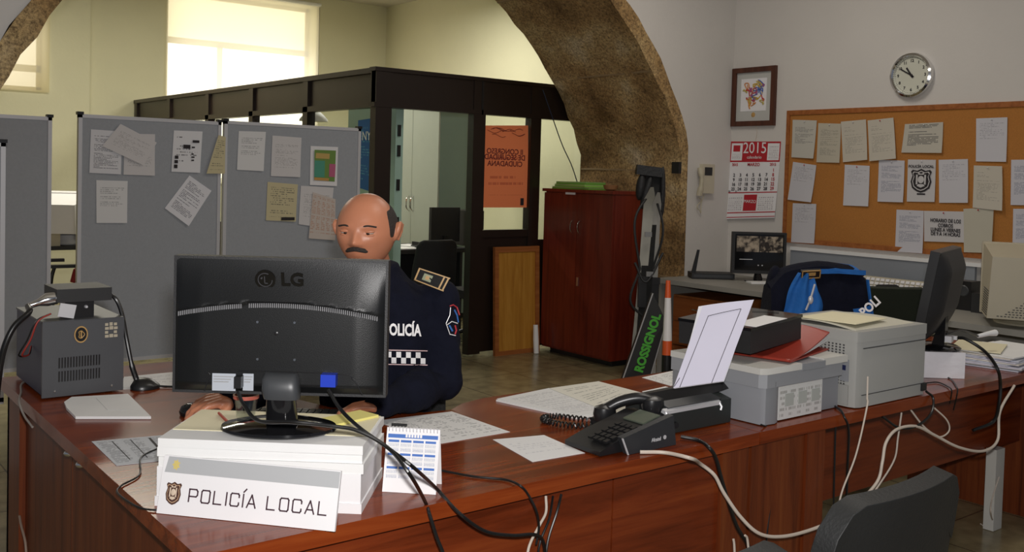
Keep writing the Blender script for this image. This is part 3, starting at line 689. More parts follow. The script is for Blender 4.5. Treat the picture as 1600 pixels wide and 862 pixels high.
# ================================================================ CABINET AND THINGS BY THE JAMB
cb = thing('storage_cabinet', 'mahogany two door storage cabinet against the arch jamb', 'cabinet', (5.53, 6.0, 0))
MB().box(5.38, 5.72, 5.58, 6.42, .05, 1.37, .003).build('carcass', M['mahog'], cb)
MB().box(5.345, 5.73, 5.57, 6.43, 1.37, 1.395, .004).build('top', M['mahog'], cb)
for k in range(2):
    y0 = 5.583+k*.419; dd = MB().box(5.36, 5.379, y0, y0+.415, .07, 1.362, .002).build('door', M['mahog'], cb)
    yh = 6.0+(.045 if k else -.045)
    MB().tube(spline([(5.362,yh,1.04),(5.34,yh,1.05),(5.33,yh,1.09),(5.34,yh,1.13),(5.362,yh,1.14)], 4), .005).build('handle', M['chrome'], dd)
    if not k: MB().box(5.354, 5.361, yh-.0, yh+.022, .61, .68, .003).build('lock', M['chrome'], dd)
MB().box(5.44, 5.66, 5.62, 6.38, .0, .05).build('plinth', M['black'], cb)
MB().box(5.352, 5.356, 6.02, 6.14, 1.352, 1.382).build('label_plate', M['cardw'], cb, label='small white label')
for i, (c, lab) in enumerate((((.14,.32,.04), 'dark green folder at the bottom of the pile on the cabinet'), ((.26,.50,.09), 'light green folder at the middle of the pile on the cabinet'), ((.15,.36,.05), 'green folder on the top of the pile on the cabinet'))):
    z = 1.395+i*.021
    d = thing('folder', lab, 'folder', (5.50, 6.12, z), radians(90+[2,-3,4][i]), 'folders on the cabinet'); Mx = frame(d)
    g_ = mat(f'green card {i}', c, .55); x1 = [.22,.20,.17][i]
    MB(Mx).box(-x1, x1, -.12, .12, 0, .0135, .002).build('cover', g_, d); MB(Mx).box(-x1, x1, -.12, .12, .0165, .0205, .001).build('cover', g_, d)
    MB(Mx).box(-x1+.003, x1-.003, -.117, .118, .0135, .0165).build('pages', M['paperc'], d)
d = tag(MB().lathe([(.03,0),(.05,.01),(.062,.045),(.058,.045),(.045,.012),(.001,.010)], (5.5,5.76,1.395)).build('bowl', mat('tan ceramic', (.30,.15,.06), .5)), 'small tan bowl on the right end of the cabinet top', 'bowl')
# leaning framed board
d = thing('framed_board', 'orange framed plywood board leaning between booth post and cabinet', 'board', (5.12, 6.43, 0))
def lean(y0, z): return y0+z*.04
m = MB(); m.hexa([(4.90,6.435,0),(5.345,6.435,0),(5.345,6.45,0),(4.90,6.45,0),(4.90,6.475,.88),(5.345,6.475,.88),(5.345,6.49,.88),(4.90,6.49,.88)]); m.build('panel', M['honey'], d)
for a in ((4.885,4.925,0,.90),(5.32,5.36,0,.90),(4.925,5.32,.855,.90),(4.925,5.32,0,.035)):
    x0, x1, z0, z1 = a; yy = lambda z: 6.425+z*.045
    m = MB(); m.hexa([(x0,yy(z0),z0),(x1,yy(z0),z0),(x1,yy(z0)+.03,z0),(x0,yy(z0)+.03,z0),(x0,yy(z1),z1),(x1,yy(z1),z1),(x1,yy(z1)+.03,z1),(x0,yy(z1)+.03,z1)], .004); m.build('frame_rail', M['oak'], d)
q = P(839, 545, z=.0); d = tag(MB().tube([(5.27,6.36,.002),(5.27,6.37,.12),(5.275,6.385,.24)], [.022,.024,.020], 10).build('paper_roll', M['paperw']), 'white rolled paper standing at the foot of the cabinet', 'paper roll')

# ski gear against the jamb
def Q(px, py, d_): return P(px, py, d=d_)
sk = thing('ski_bag', 'black ski bag with straps leaning on the stone jamb beside the cabinet', 'ski bag', (5.55, 5.33, 0))
m = MB()
def slab(p0, p1, w0, w1, th):    # tapering flat body from p0 to p1, wide along RT
    a, b = Vector(p0), Vector(p1); n = 9; V = []; F = []
    for i in range(n+1):
        t = i/n; c = a.lerp(b, t); w_ = (w0+(w1-w0)*t)*(1-.12*sin(pi*t)); f = RT*w_/2; g_ = FH*th/2
        V += [c-f-g_, c+f-g_, c+f+g_, c-f+g_]
    for i in range(n):
        for k in range(4): F.append((i*4+k, i*4+(k+1)%4, i*4+4+(k+1)%4, i*4+4+k))
    F += [(3,2,1,0), (n*4, n*4+1, n*4+2, n*4+3)]
    m._add(V, F, .006)
D_ = 7.33
slab(Q(1000,575,D_), Q(1020,268,D_-.02), .09, .11, .08)
m.build('bag_body', M['fabricb'], sk)
m = MB(); m.rbox(Q(1014,267,D_-.05), (.19,.10,.07), (0,.10,-YAW), .03, 3); m.ell(Q(1001,292,D_-.07), (.035,.035,.10), (0,.1,-YAW)); m.ell(Q(1010,300,D_-.07), (.03,.03,.13), (0,.25,-YAW)); m.ell(Q(1035,300,D_-.06), (.022,.035,.19), (0,0,-YAW)); m.build('top_flap', mat('black nylon', (.012,.012,.013), .6, noise=.3, bump=.5), sk)
for (pa, pb, pc_) in (((1016,300),(992,345),(1000,420)), ((1022,300),(1036,360),(1020,420)), ((1000,420),(985,470),(1012,500)), ((1036,395),(1010,440),(992,410))):
    m = MB(); m.tube(spline([Q(*pa,D_-.10), Q(*pb,D_-.13), Q(*pc_,D_-.10)], 8), .009, 6); m.build('strap', M['blackm'], sk)
for (px, py) in ((1013,366),(1015,428)):
    m = MB(); m.rbox(Q(px,py,D_-.12), (.05,.02,.035), (0,0,-YAW), .004); m.build('buckle', mat('dull buckle', (.22,.22,.22), .5), sk)
def ski(label, p0, p1, wd, mt, th=.014, dd=0):
    t = thing('ski', label, 'ski', (p0.x, p0.y, 0), 0, 'skis leaning on the stone jamb')
    m = MB(); n = 16; V = []; F = []
    for i in range(n+1):
        s_ = i/n; c = p0.lerp(p1, s_); wv = wd*(1-.22*sin(pi*s_)); wv *= (1 if s_ < .93 else max(.25, 1-((s_-.93)/.07)**2*.8)); f = RT*wv/2
        cur = FH*(-.10*max(0, (s_-.88)/.12)**2); g_ = FH*th/2; c = c+cur
        V += [c-f-g_, c+f-g_, c+f+g_, c-f+g_]
    for i in range(n):
        for k in range(4): F.append((i*4+k, i*4+(k+1)%4, i*4+4+(k+1)%4, i*4+4+k))
    F += [(3,2,1,0), (n*4, n*4+1, n*4+2, n*4+3)]
    m._add(V, F); m.build('ski_board', mt, t)
    c = p0.lerp(p1, .45); m = MB(Matrix.Translation(c-FH*.03) @ Matrix.Rotation(-YAW, 4, 'Z')); m.box(-.03,.03,-.03,.02,-.10,.10,.01); m.box(-.035,.035,-.05,-.02,.08,.13,.01); m.build('binding', M['black'], t)
    return t
skm = mat('grey ski topsheet', (.40,.39,.34), .35, noise=.25, nscale=6)
ski('grey ski leaning left in front of the black ski bag', P(988,588,z=0)+Vector((0,0,.01))-FH*.1, Q(1016,292,D_-.09), .085, skm)
ski('grey ski leaning right behind the long striped bag', P(1016,584,z=0)+Vector((0,0,.01))-FH*.04, Q(1026,300,D_-.10), .07, mat('pale ski topsheet', (.42,.41,.38), .35, noise=.2))
# long bag with green lettering
rb = thing('snowboard_bag', 'dark slanted ski bag with green lettering standing at the foot of the ski gear', 'ski bag', (5.4, 5.2, 0))
b0, b1, t1, t0 = P(970,584,d=7.05), P(1012,592,d=7.05), P(1041,502,d=7.0), P(1020,458,d=7.0)
b0.z = .012; b1.z = .012
m = MB(); f = FH*.09; m.hexa([b0, b1, b1+f, b0+f, t0, t1, t1+f, t0+f], .012); m.build('bag_shell', M['blackm'], rb)
m = MB(); m.tube([b0-FH*.004, t0-FH*.004], .005, 6); m.tube([b1-FH*.004, t1-FH*.004], .004, 6); m.build('piping', M['alu'], rb)
c = (b0+b1+t0+t1)/4-FH*.006; dr = ((t0+t1)/2-(b0+b1)/2).normalized(); nrm = -FH; up_ = nrm.cross(dr).normalized()
Mx = Matrix((dr, up_, nrm)).transposed().to_4x4(); Mx.translation = c+dr*.03
text('ROSSIGNOL', .085, mat('green print', (.09,.50,.05), .5), rb, Mx, sx=.95, bold=.004)
# red striped post
st = thing('marker_post', 'orange and white reflective marker post standing beside the grey desk', 'marker post', tuple(P(1041,560,z=0)))
pb = P(1042, 592, d=6.9); pt_ = P(1044, 438, d=6.9); pb.z = 0
m = MB(); m.tube([pb, pb+Vector((0,0,.03))], [.09,.06], 16); m.build('foot', M['black'], st)
hz = pt_.z
for i, (za, zb_, mt) in enumerate(((.03,.27,M['black']),(.27,.37,M['orange']),(.37,.67,M['retro']),(.67,hz,M['orange']))):
    f0, f1 = pb.lerp(Vector((pt_.x,pt_.y,hz)), za/hz), pb.lerp(Vector((pt_.x,pt_.y,hz)), zb_/hz)
    m = MB(); m.tube([f0, f1], [.038-.022*(za/hz)**2, .038-.022*(zb_/hz)**2], 14); m.build('sleeve', mt, st, label=['black foot sleeve','orange band','white reflective band','orange tip'][i])
d = tag(MB().rbox(P(1057,262,x=5.775)+Vector((0,0,0)), (.03,.075,.09), (0,0,0), .008).build('wall_switch', M['black']), 'small black switch box on the stone jamb', 'switch')
# ================================================================ RIGHT WALL
ic = thing('intercom', 'beige wall intercom with handset beside the stone jamb', 'intercom', tuple(P(1098,300,y=AY)))
def IY(px, py): return P(px, py, y=AY-.005)
a, b = IY(1094,256), IY(1111,302); MB().box(a.x, b.x, AY-.035, AY, b.z, a.z, .006).build('body', mat('ivory plastic', (.55,.50,.38), .5), ic)
a, b = IY(1097,261), IY(1108,274); MB().box(a.x, b.x, AY-.038, AY-.034, b.z, a.z).build('display', M['black'], ic, label='small dark display')
q = IY(1090,262); q2 = IY(1088,305); MB().tube(spline([q+Vector((0,-.03,0)), (q+q2)/2+Vector((0,-.05,0)), q2+Vector((0,-.03,0))], 6), [.024]*4+[.016]*5+[.024]*4, 10).build('handset', M['beige'], ic)
pts = [q2+Vector((.0,-.03,-.02))]+[IY(1090+3*sin(k*1.1), 308+k*3.4)+Vector((0,-.015,0)) for k in range(8)]+[IY(1094,318)+Vector((0,-.01,0)), IY(1099,303)+Vector((0,-.01,0))]
MB().tube(spline(pts, 5), .004, 6).build('cord', M['beige'], ic)
CXW = WX-.001
# framed drawing
pf = thing('framed_picture', 'dark framed small colourful drawing above the wall calendar', 'picture', tuple(P(1180,150,x=WX)))
A, B = P(1148,108,x=WX), P(1212,196,x=WX); y0, y1, z0, z1 = B.y, A.y, B.z, A.z
m = MB()
for a in ((y0,y1,z1-.04,z1),(y0,y1,z0,z0+.04),(y0,y0+.04,z0+.04,z1-.04),(y1-.04,y1,z0+.04,z1-.04)): m.box(WX-.03, WX, a[0], a[1], a[2], a[3], .004)
m.build('frame', M['brownframe'], pf)
MB().box(WX-.012, WX-.002, y0+.04, y1-.04, z0+.04, z1-.04).build('mount', mat('pale mount', (.50,.50,.47), .7), pf)
MB().box(WX-.014, WX-.012, y0+.09, y1-.085, z0+.12, z1-.09).build('drawing', M['cardw'], pf)
rr = random.Random(12)
for k in range(26):
    col = [(.5,.05,.05),(.6,.4,.05),(.06,.12,.4),(.6,.25,.08),(.5,.4,.1),(.35,.08,.2)][k%6]
    cy, cz = y0+.13+rr.random()*(y1-y0-.25), z0+.16+rr.random()*(z1-z0-.28)
    m = MB(); pts = [(WX-.0165, cy+rr.uniform(-.03,.03), cz+rr.uniform(-.035,.035)) for _ in range(5)]
    m.tube(spline(pts, 4), .0045, 5); m.build('brush_mark', mat(f'crayon {k}', col, .7), pf)
MB().lathe([(.02,0),(.018,.001)], (0,0,0), M=Matrix.Translation((WX-.0125, (y0+y1)/2, z0+.09)) @ Matrix.Rotation(-pi/2, 4, 'Y')).build('seal', M['gold'], pf)
# wall calendar
cal = thing('wall_calendar', 'red and white wall calendar for March 2015 hanging near the corner', 'calendar', tuple(P(1178,280,x=WX)))
c0 = [(1143,221),(1221,221),(1213,340),(1135,342)]
def CP(u, v, off=.004):   # u 0..1 left-right, v 0..1 top-bottom
    tl, tr, br, bl = [P(*q, x=WX) for q in c0]; p_ = (tl*(1-u)+tr*u)*(1-v)+(bl*(1-u)+br*u)*v; return p_+Vector((-off-.02*v*v,0,0))
def cpatch(u0, u1, v0, v1, mt, nm, off=.0055, n=6):
    m = MB(); m.surf(lambda u, v: CP(u0+(u1-u0)*u, v1+(v0-v1)*v, off), 2, n, .0008); return m.build(nm, mt, cal)
cal_pages = cpatch(0, 1, 0, 1, M['cardw'], 'pages', .004, 8)
CR = M['inkred']
cpatch(0, 1, 0, .022, CR, 'red_header'); cpatch(0,.02,0,.26,CR,'red_header'); cpatch(.98,1,0,.26,CR,'red_header'); cpatch(0,1,.245,.265,CR,'red_header')
cpatch(.25,.75,0,.25,CR,'red_title'); cpatch(.06,.2,.05,.13,CR,'red_square'); cpatch(0,1,.655,.668,CR,'red_rule'); cpatch(0,1,.915,.928,CR,'red_rule')
cpatch(.36,.62,.69,.90,CR,'red_block'); cpatch(0,1,.975,.985,CR,'red_rule')
def ctext(s, u, v, size, mt, off=.0075, **k):
    q = CP(u, v, off); Mx = Matrix.Translation(q) @ Matrix.Rotation(-pi/2, 4, 'Z') @ Matrix.Rotation(pi/2, 4, 'X'); return text(s, size, mt, cal_pages, Mx, **k)
ctext('2015', .5, .09, .125, M['cardw'], sx=.95); ctext('calendario', .5, .205, .035, M['cardw']); ctext('MARZO', .5, .30, .035, CR, bold=.0006)
ctext('2015', .12, .30, .03, CR, bold=.0006); ctext('2015', .88, .30, .03, CR, bold=.0006); ctext('MARZO', .49, .78, .035, M['cardw'])
rows = [['','','','','','','1'],['2','3','4','5','6','7','8'],['9','10','11','12','13','14','15'],['16','17','18','19','20','21','22'],['23','24','25','26','27','28','29']]
for r_, row in enumerate(rows):
    ctext('   '.join(row[:6]) if 0 else '', .5, .5, .02, M['ink']) if 0 else None
    for c_, s_ in enumerate(row):
        if s_: ctext(s_, .12+.13*c_, .375+.060*r_, .036, M['ink'] if c_ < 6 else CR, name='day_number', bold=.0007, sx=1.0)
ctext('30', .05, .645, .022, M['ink']); ctext('31', .19, .645, .022, M['ink'])
mg = paper('mini month grid', (.78,.77,.77), (.25,.2,.25), 8, 9, cols=7, opacity=.7, dens=.5, top=.95, bot=.05)
cpatch(.05,.33,.70,.90,mg,'mini_month'); cpatch(.65,.95,.70,.90,mg,'mini_month'); cpatch(.78,.96,.04,.23,mg,'mini_month'); cpatch(.04,.22,.15,.23,mg,'mini_text')
m = MB(); q = P(1182,197,x=WX)+Vector((-.006,0,0)); m.tube(spline([q, P(1184,206,x=WX)+Vector((-.01,0,0)), P(1181,220,x=WX)+Vector((-.006,0,0))], 5), .0022, 6); m.build('hanging_cord', M['cable_w'], cal)
# clock
cc = P(1427,118,x=WX); clk = thing('wall_clock', 'round wall clock with chrome rim showing ten to eleven', 'clock', tuple(cc))
Mc = Matrix.Translation(cc) @ Matrix.Rotation(-pi/2, 4, 'Z') @ Matrix.Rotation(pi/2, 4, 'X')   # x right, y up, z out of wall
r = .152
MB().lathe([(r,0),(r+.004,.02),(r,.042),(r-.014,.05),(r-.022,.040),(r-.022,.0)], seg=48, M=Mc).build('rim', M['chrome'], clk)
MB().lathe([(r-.015,.0),(r-.016,.022)], seg=48, M=Mc).build('dial', mat('dial white', (.62,.62,.52), .5), clk)
for k in range(12):
    a = pi/2-2*pi*(k+1)/12; text(str(k+1), .028, M['ink'], clk, Mc @ Matrix.Translation((.100*cos(a), .100*sin(a), .0235)), name='hour_numeral', bold=.0008)
m = MB(Mc)
for k in range(60):
    a = 2*pi*k/60; rr_ = .122; L = .010 if k%5 == 0 else .005
    m.box(rr_-L/2, rr_+L/2, -.0014, .0014, .0225, .0235, M=Matrix.Rotation(a, 4, 'Z'))
m.build('minute_marks', M['ink'], clk)
for nm, ang, L, wd in (('hour_hand', pi/2-2*pi*(10.83/12), .065, .006), ('minute_hand', pi/2-2*pi*(50/60), .098, .0045)):
    MB(Mc).box(-.02, L, -wd, wd, .026, .028, M=Matrix.Rotation(ang, 4, 'Z')).build(nm, M['ink'], clk)
MB().lathe([(.009,.022),(.009,.031),(.005,.033)], M=Mc, seg=16).build('hand_pin', M['ink'], clk)
# cork board
cbd = thing('cork_board', 'large cork notice board in orange wooden frame on the right wall', 'notice board', tuple(P(1400,300,x=WX)))
y1 = P(1232,175,x=WX).y; y0 = y1-2.02; z1, z0 = P(1234,173,x=WX).z, P(1228,378,x=WX).z
MB().box(WX-.012, WX, y0+.02, y1-.02, z0+.02, z1-.02).build('cork_panel', M['cork'], cbd)
for a in ((y0,y1,z1-.035,z1),(y0,y1,z0,z0+.035),(y0,y0+.03,z0+.035,z1-.035),(y1-.03,y1,z0+.035,z1-.035)):
    MB().box(WX-.022, WX, a[0], a[1], a[2], a[3], .004).build('frame_rail', M['oak'], cbd)
K7 = lambda *l: [(1220+a/3.192, 150+b/3.192) for a, b in l]
ck = [paper(f'notice sheet {i}', b, ink, ln, 20+i, opacity=op, dens=dn, thr=th, top=tp, bot=bt) for i, (b, ink, ln, op, dn, th, tp, bt) in enumerate([
    ((.52,.50,.44),(.12,.12,.13),30,.6,.5,.42,.82,.35), ((.50,.46,.37),(.12,.12,.12),40,.5,.5,.45,.85,.15), ((.54,.50,.42),(.12,.12,.12),32,.5,.4,.46,.85,.2),
    ((.55,.54,.58),(.10,.12,.2),36,.6,.5,.43,.88,.2), ((.56,.55,.58),(.12,.12,.16),26,.5,.4,.5,.9,.45), ((.50,.47,.40),(.1,.1,.1),22,.8,.6,.36,.97,.2)])]
cork_list = [
 ('typed sheet in the top left corner of the cork board', ((60,118),(182,122),(168,312),(56,305)), 0, .015, 0),
 ('cream sheet second from the left in the top row of the cork board', ((188,135),(302,138),(297,333),(180,330)), 1, .012, 0),
 ('tilted cream sheet third from the left in the top row of the cork board', ((302,128),(428,117),(438,318),(314,330)), 2, .012, .004),
 ('tilted cream sheet fourth in the top row, overlapping the sheet below', ((436,122),(566,108),(582,312),(447,325)), 2, .014, .006),
 ('landscape table sheet with dark heading rows at the top of the cork board', ((620,140),(812,130),(808,284),(604,282)), 5, .015, 0),
 ('typed sheet alone at the top right of the cork board', ((975,112),(1132,106),(1128,328),(975,326)), 4, .01, 0),
 ('slanting sheet at the left end of the middle row of the cork board', ((62,328),(180,345),(158,530),(38,516)), 4, .02, 0),
 ('nearly blank sheet second from the left in the middle row of the cork board', ((320,342),(445,348),(440,550),(313,545)), 4, .01, 0),
 ('densely typed sheet left of the crest sheet on the cork board', ((490,318),(620,322),(615,530),(485,526)), 3, .015, 0),
 ('sheet with the black police crest in the middle of the cork board', ((635,316),(775,318),(770,528),(630,526)), 'plain', .008, 0),
 ('sheet with three short lines right of the crest sheet', ((788,318),(935,314),(937,532),(792,532)), 4, .01, 0),
 ('cream sheet curling at the right below the top right sheet', ((965,346),(1108,350),(1113,572),(962,556)), 2, .02, .004),
 ('sheet cut by the right picture edge in the middle row of the cork board', ((1150,318),(1290,316),(1288,545),(1148,543)), 3, .008, 0),
 ('sheet at the bottom left corner of the cork board', ((62,534),(180,538),(172,735),(55,728)), 4, .012, .003),
 ('list sheet left of the opening hours notice', ((578,566),(715,572),(712,784),(572,775)), 3, .015, 0),
 ('landscape notice of opening hours in the bottom row of the cork board', ((716,572),(915,576),(918,730),(718,724)), 'plain', .006, .003),
 ('blank cream sheet right of the opening hours notice', ((914,562),(1066,556),(1056,782),(918,778)), 'cream', .012, .006),
 ('sheet cut by the right picture edge in the bottom row of the cork board', ((1160,562),(1290,562),(1290,760),(1157,757)), 3, .01, 0)]
plainm = mat('plain notice', (.55,.53,.53), .85); creamm = mat('cream notice', (.50,.47,.38), .85)
for lab, px, k, cu, of in cork_list:
    o = wall_sheet('pinned_sheet', lab, 'paper sheet', K7(*px), plainm if k == 'plain' else creamm if k == 'cream' else ck[k], 'sheets pinned on the cork board', cu, off=of, x=WX-.013)
    if 'crest' in lab and 'black' in lab: crest_o = o
    if 'landscape notice' in lab: notice_o = o
    pt_ = P(*[(K7(px[0])[0][i]+K7(px[1])[0][i])/2 for i in (0,1)], x=WX-.013)
    m = MB(); m.ell((WX-.019-of-cu*.3, pt_.y, pt_.z-.012), (.004,.005,.005), u=8, v=6); m.build('pin', M['alu'] if len(lab)%3 else M['inkred'], o)
def shield(m, s):
    """heraldic badge outline, unit width s, in local xy"""
    h = [(-.5,.45),(-.42,.55),(-.2,.5),(0,.6),(.2,.5),(.42,.55),(.5,.45),(.42,.25),(.5,-.05),(.42,-.38),(.2,-.55),(0,-.62),(-.2,-.55),(-.42,-.38),(-.5,-.05),(-.42,.25)]
    return [(x*s, y*s) for x, y in h]
def badge(Mx, s, par, c1, c2, c3, th=.0006):
    MB(Mx).prism(shield(None, s), 0, th).build('crest_field', c1, par, smooth=False)
    MB(Mx).prism([(x*.84, y*.84) for x, y in shield(None, s)], th, th*2).build('crest_border', c2, par, smooth=False)
    MB(Mx).prism([(x*.76, y*.76) for x, y in shield(None, s)], th*2, th*3).build('crest_field', c1, par, smooth=False)
    m = MB(Mx); m.ell((0,s*.05,th*3), (s*.15,s*.19,th*1.5)); m.box(-s*.24,-s*.16,-s*.2,s*.3,th*3,th*4); m.box(s*.16,s*.24,-s*.2,s*.3,th*3,th*4)
    m.prism([(-s*.2,-s*.27),(0,-s*.36),(s*.2,-s*.27),(s*.12,-s*.18),(-s*.12,-s*.18)], th*3, th*4); m.prism([(-s*.13,s*.3),(-s*.16,s*.42),(0,s*.34),(s*.16,s*.42),(s*.13,s*.3)], th*3, th*4)
    m.build('crest_emblem', c3, par)
def wallM(px, py, off): return Matrix.Translation(P(px,py,x=WX-.013-off)) @ Matrix.Rotation(-pi/2, 4, 'Z') @ Matrix.Rotation(pi/2, 4, 'X')
badge(wallM(1439,282,.009) @ Matrix.Diagonal((1.12,1,1,1)), .135, crest_o, M['ink'], plainm, plainm)
text('POLICÍA LOCAL', .026, M['ink'], crest_o, wallM(1439,260,.009), bold=.0006); text('BETANZOS' if 0 else 'León', .022, M['ink'], crest_o, wallM(1439,303,.009)) if 0 else None
text('de aquí', .022, M['ink'], crest_o, wallM(1439,303,.009), bold=.0006) if 0 else MB(wallM(1439,303,.009)).box(-.03,.03,-.005,.005,0,.0006).build('caption_line', M['ink'], crest_o, smooth=False)
for s_, py in (('HORARIO DE LOS', 345), ('COBROS', 352.5), ('LUNES A VIERNES', 359.5), ('DE 9 A 14 HORAS', 366)):
    text(s_, .034, M['ink'], notice_o, wallM(1477,py,.011), bold=.0008, sx=.78)
# grey laminated cable duct / upstand below the board
us = thing('desk_upstand', 'grey upstand panel with white top ledge below the cork board', 'panel', (6.33, 3.9, .74))
ya, yb = P(1236,388,x=6.34).y, P(1524,420,x=6.34).y; zt = P(1236,386,x=6.34).z
MB().box(6.335, 6.36, yb, ya, .80, zt-.02, .002).build('panel', mat('blue grey laminate', (.25,.27,.30), .6), us)
MB().box(6.325, 6.39, yb-.25, ya, zt-.02, zt+.005, .004).build('ledge', M['white'], us)
m = MB(); 
for k in range(2): m.box(6.34, 6.38, [ya-.05,yb+.02][k], [ya-.02,yb+.05][k], .74, .80)
m.build('bracket', M['alu'], us)

# ================================================================ GREY DESKS ALONG THE RIGHT WALL
def grey_desk(label, y0, y1, x0=5.52, drawers=False):
    t = thing('grey_desk', label, 'desk', ((x0+6.36)/2, (y0+y1)/2, 0), 0, 'grey desks along the right wall')
    MB().box(x0, 6.36, y0, y1, .705, .74, .006).build('desktop', M['greyd'], t)
    for y in (y0+.01, y1-.035): MB().box(x0+.04, 6.33, y, y+.025, 0, .705).build('side_panel', M['greyd'], t)
    MB().box(6.1, 6.12, y0+.04, y1-.04, .25, .70).build('modesty_panel', M['greyd'], t)
    return t
grey_desk('grey laminate desk under the wall calendar and the cork board', 3.60, 5.26)
grey_desk('grey laminate desk carrying the bulky beige monitor at the right edge', 1.95, 3.56, 5.40)
pd = thing('drawer_pedestal', 'orange brown wooden drawer pedestal under the grey desk', 'drawer unit', (5.95, 4.85, 0))
MB().box(5.63, 6.05, 4.62, 5.16, .04, .62, .003).build('body', M['oak'], pd)
for k in range(3):
    o = MB().box(5.612, 5.63, 4.635, 5.145, .06+.185*k, .235+.185*k, .003).build('drawer', wood(f'drawer front {k}', (.20,.05,.012), (.28,.08,.02), (.34,.11,.03), 'y', .4, 0), pd)
    MB().tube([(5.612,4.83,.16+.185*k),(5.595,4.84,.16+.185*k),(5.595,4.94,.16+.185*k),(5.612,4.95,.16+.185*k)], .005).build('handle', M['chrome'], o)
# security camera monitor
tv = thing('security_monitor', 'small black monitor showing camera pictures on the grey desk', 'monitor', (6.10, 4.74, .74), -YAW)
Mt = frame(tv)
m = MB(Mt); m.box(-.205,.205,-.02,.03,.06,.375,.006); m.build('casing', M['blackm'], tv)
m = MB(Mt); m.box(-.185,.185,-.0215,-.0195,.085,.36); m.build('screen', M['blackg'], tv)
def cctv(name, sc, dark, light):
    m_ = bpy.data.materials.new(name); m_.use_nodes = True; nt = m_.node_tree; b = nt.nodes['Principled BSDF']; tc = nt.nodes.new('ShaderNodeTexCoord')
    v = nt.nodes.new('ShaderNodeTexNoise'); v.inputs['Scale'].default_value = sc; v.inputs['Detail'].default_value = 3; nt.links.new(tc.outputs['Object'], v.inputs['Vector'])
    c = ramp(nt, v.outputs['Fac'], [(.42, dark), (.62, light)]); b.inputs['Base Color'].default_value = (0,0,0,1)
    nt.links.new(c, b.inputs['Emission Color']); b.inputs['Emission Strength'].default_value = .35; return m_
for k in range(2):
    m = MB(Mt); x0 = -.175+.178*k; m.box(x0, x0+.172, -.0225, -.0215, .225, .345); m.build('camera_picture', cctv(f'camera picture {k}', 22+9*k, (.02,.012,.008), (.42,.32,.22)), tv)
m = MB(Mt); m.box(-.15,-.05,-.0225,-.0215,.165,.17); m.box(-.01,.0,-.0225,-.0215,.12,.128); m.box(.02,.03,-.0225,-.0215,.12,.128); m.build('status_marks', M['alu'], tv)
m = MB(Mt); m.tube([(0,0,.01),(0,.01,.07)], [.04,.022], 12); m.lathe([(.10,0),(.10,.008),(.05,.016)]); m.build('stand', M['blackg'], tv)
rt_ = thing('wifi_router', 'flat black router box with upright antenna at the left end of the grey desk', 'router', (5.93, 5.05, .74), -YAW)
Mt = frame(rt_)
MB(Mt).box(-.17,.16,-.09,.09,.004,.045,.006).build('router_box', M['blackm'], rt_); MB(Mt).box(-.155,.145,-.0925,-.089,.014,.035).build('front_panel', M['dkgrey'], rt_)
MB(Mt).hexa([(-.165,-.02,.02),(-.13,-.02,.02),(-.13,.0,.02),(-.165,.0,.02),(-.12,-.015,.22),(-.10,-.015,.22),(-.10,-.005,.22),(-.12,-.005,.22)], .004).build('antenna', M['black'], rt_)
o = MB(Matrix.Translation((6.02, 4.62, .741)) @ Matrix.Rotation(-.5, 4, 'Z')).box(-.12,.12,-.05,.05,0,.012,.003).build('paper_slip', M['paperw']); tag(o, 'white slips lying in front of the security monitor', 'papers')
# small things along the back of the grey desks
def bx(px0, py0, px1, x=6.16): return P(px0, py0, x=x), P(px1, py0, x=x)
kb = thing('keyboard', 'beige computer keyboard standing on edge against the upstand', 'keyboard', (6.2, 3.95, .74))
a, b = bx(1345, 436, 1455, 6.2)
m = MB(); m.hexa([(6.16,b.y,.741),(6.16,a.y,.741),(6.19,a.y,.741),(6.19,b.y,.741),(6.22,b.y,.86),(6.22,a.y,.86),(6.25,a.y,.86),(6.25,b.y,.86)][:8]); m.build('keyboard_body', M['beige'], kb, recalc=True)
m = MB(); nk = 14
for r_ in range(4):
    for k in range(nk):
        yk = b.y+(a.y-b.y)*(k+.5)/nk; z = .765+.026*r_; xx = 6.16+(z-.741)*.5
        m.rbox((xx-.004, yk, z), (.012, (a.y-b.y)/nk*.72, .019), (0, .46, 0), .002)
m.build('keys', M['cardw'], kb)
def cloth(label, name, px0, px1, py, mt, x=6.0, h=.06, cat='cloth'):
    a, b = P(px0, py, x=x), P(px1, py, x=x); L = (a.y-b.y); rr = random.Random(px0)
    m = MB()
    def f(u, v):
        e = min(u, 1-u, v, 1-v); return (x-.09+.18*v, b.y+L*u, .742+h*min(1, e*5)*(.65+.35*sin(7*u+3*v+px0))+.0)
    m.surf(f, 18, 10, .004, uv=False); o = m.build(name, mt, ang=80); return tag(o, label, cat)
cloth('crumpled black glove lying at the back of the grey desk', 'glove', 1366, 1412, 440, M['fabricb'], 5.95, .10, 'glove')
cloth('grey crumpled bag beside the black glove on the grey desk', 'plastic_bag', 1385, 1428, 446, M['dkgrey'], 5.86, .06, 'bag')
cloth('black pouch on the grey desk right of the grey bag', 'pouch', 1414, 1442, 446, M['blackm'], 5.95, .09, 'pouch')
tp = thing('desk_telephone', 'beige desk telephone beside the black pouch on the grey desk', 'telephone', (5.95, 3.40, .74)); q = P(1448, 447, x=5.92)
m = MB(); m.hexa([(5.84,q.y-.10,.741),(5.84,q.y+.10,.741),(6.02,q.y+.10,.741),(6.02,q.y-.10,.741),(5.84,q.y-.10,.765),(5.84,q.y+.10,.765),(6.02,q.y+.10,.80),(6.02,q.y-.10,.80)], .006); m.build('phone_body', M['beige'], tp, recalc=True)
m = MB(); m.tube(spline([(5.86,q.y+.06,.80),(5.93,q.y+.06,.825),(6.0,q.y+.06,.83)], 5), .018, 8); m.build('handset', M['beige'], tp)
